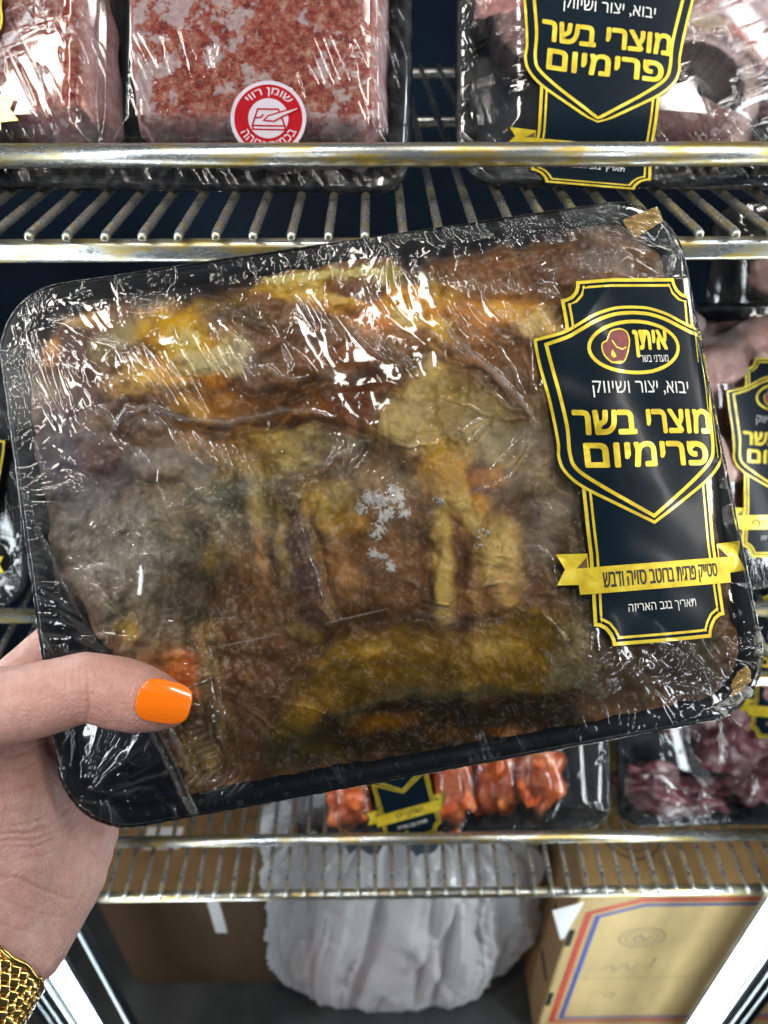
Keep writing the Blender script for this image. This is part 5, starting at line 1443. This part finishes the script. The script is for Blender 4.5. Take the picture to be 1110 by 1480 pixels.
# ------------------------------------------------------------------ white plastic bag
def build_bag():
    nth, nh = 300, 150
    th = np.linspace(0, 2 * np.pi, nth, endpoint=False); v = np.linspace(0, 1, nh)
    T, Vv = np.meshgrid(th, v); T = T.ravel(); Vv = Vv.ravel()
    ex = 2.6
    c, s = np.cos(T), np.sin(T)
    rx = .166 * (1 - .05 * np.cos(Vv * 9)) * (1 - .30 * sstep(.80, 1.0, Vv)); ry = .080 * (1 - .35 * sstep(.55, 1.0, Vv))
    x = np.sign(c) * np.abs(c) ** (2 / ex) * rx; y = np.sign(s) * np.abs(s) ** (2 / ex) * ry
    bot = 1 - .10 * sstep(.08, 0, Vv)
    x *= bot; y *= bot
    z = .370 * Vv
    A = T * 20
    f1 = np.abs(fbm(np.cos(T) * 2.6 + 9 + Vv * .9, np.sin(T) * 2.6 + 9 + .6 * Vv, 2, 2) - .5) * 2
    f2 = 1 - np.abs(fbm(np.cos(T) * 8.5 + 30 - Vv * 2.2, np.sin(T) * 8.5 + 30 + Vv * 1.6, 2, 4) - .5) * 4
    f3 = np.abs(fbm(x * 60 + z * 40, z * 26, 3, 6) - .5) * 2
    d = (-.030 * f1 ** .7 + .008 * np.clip(f2, 0, 1) ** 2 - .005 * f3 + .012) * (.35 + .65 * sstep(0, .22, Vv))
    nx_, ny_ = c, s
    x += nx_ * d; y += ny_ * d
    # front valleys sweeping down, as the handles pull
    for x0, x1, wd, dp in ((-.060, -.005, .010, .016), (.045, .075, .009, .014), (.02, .05, .006, .008), (-.11, -.09, .008, .008), (.10, .085, .008, .010)):
        xc = x1 + (x0 - x1) * (1 - z / .370) if x0 < x1 else x1 + (x0 - x1) * (1 - z / .370)
        y += dp * np.exp(-((x - xc) / wd) ** 2) * (s < 0) * sstep(0, .2, Vv)
    z = z + .006 * (fbm(x * 20, y * 20, 2, 1) - .5) * (Vv > .05) + .018 * sstep(.8, 1, Vv) * np.cos(T * 3) * .6
    i = np.arange(nth * nh).reshape(nh, nth)
    F = np.stack([i[:-1], np.roll(i[:-1], -1, 1), np.roll(i[1:], -1, 1), i[1:]], -1).reshape(-1, 4)
    t = NT('thin_white_plastic')
    a = t.noise(14, 4, .5)
    tr = t.n('ShaderNodeBsdfTransparent'); tr.inputs[0].default_value = (.93, .95, .97, 1)
    df = t.n('ShaderNodeBsdfDiffuse'); df.inputs[0].default_value = (.94, .95, .97, 1)
    tl = t.n('ShaderNodeBsdfTranslucent'); tl.inputs[0].default_value = (.94, .95, .97, 1)
    m1 = t.n('ShaderNodeMixShader'); m1.inputs[0].default_value = .35; t.l(df.outputs[0], m1.inputs[1]); t.l(tl.outputs[0], m1.inputs[2])
    gl = t.n('ShaderNodeBsdfGlossy'); gl.inputs['Roughness'].default_value = .22
    m2 = t.n('ShaderNodeMixShader'); m2.inputs[0].default_value = .13; t.l(m1.outputs[0], m2.inputs[1]); t.l(gl.outputs[0], m2.inputs[2])
    m3 = t.n('ShaderNodeMixShader'); m3.inputs[0].default_value = .20; t.l(m2.outputs[0], m3.inputs[1]); t.l(tr.outputs[0], m3.inputs[2])
    t.l(m3.outputs[0], t.out.inputs[0])
    root = empty('plastic_bag', (.020, .468, FLOOR), 'white translucent plastic carrier bag on the freezer floor, under the lower shelf', 'bag')
    link('bag_wall', np_mesh('bag_wall', np.stack([x, y, z], -1), F), root, [t.m])
    # gathered mouth and two handles
    for sx in (-1, 1):
        hnd = []
        n = 60; m = 14
        u, w_ = np.meshgrid(np.linspace(0, 1, n), np.linspace(-1, 1, m)); u = u.ravel(); w_ = w_.ravel()
        px = -.095 + .055 * u + .012 * w_ + (0 if sx < 0 else .13) ; pz = .325 + .05 * np.sin(u * np.pi) + .006 * w_
        py = -.02 * sx + .02 * np.sin(u * 6) + .006 * np.abs(fbm(u * 8, w_ * 3 + sx, 3, 3) - .5)
        F2 = grid_faces(n, m)
        link('handle', np_mesh('handle', np.stack([px, py, pz], -1), F2), root, [t.m])
    # what shows through: a pinkish pack and a blue-grey pack
    M['bag_pink'] = m_plain('pale_pink_packet', (.70, .42, .40), .5, var=.1, scale=10)
    M['bag_blue'] = m_plain('blue_grey_packet', (.16, .22, .30), .5, var=.2, scale=10)
    p1 = empty('packet', (.0, .462, FLOOR + .004), 'pale pink packet showing through the white plastic bag, at the bottom', 'packet')
    link('packet_body', box_mesh('packet_body', -.10, .045, -.048, .05, 0, .15, .016, 4), p1, [M['bag_pink']])
    link('packet_end', box_mesh('packet_end', .0455, .085, -.040, .05, 0, .13, .012, 4), p1, [M['bag_pink']])
    p2 = empty('packet', (.01, .465, FLOOR + .157), 'blue grey packet showing through the white plastic bag, above the pink one', 'packet')
    link('packet_body', box_mesh('packet_body', -.08, .07, -.042, .05, 0, .085, .012, 4), p2, [M['bag_blue']])
    link('packet_band', box_mesh('packet_band', -.01, .02, -.0424, .0504, -.0004, .0854, .012, 4), p2, [M['bag_pink']])
build_bag()
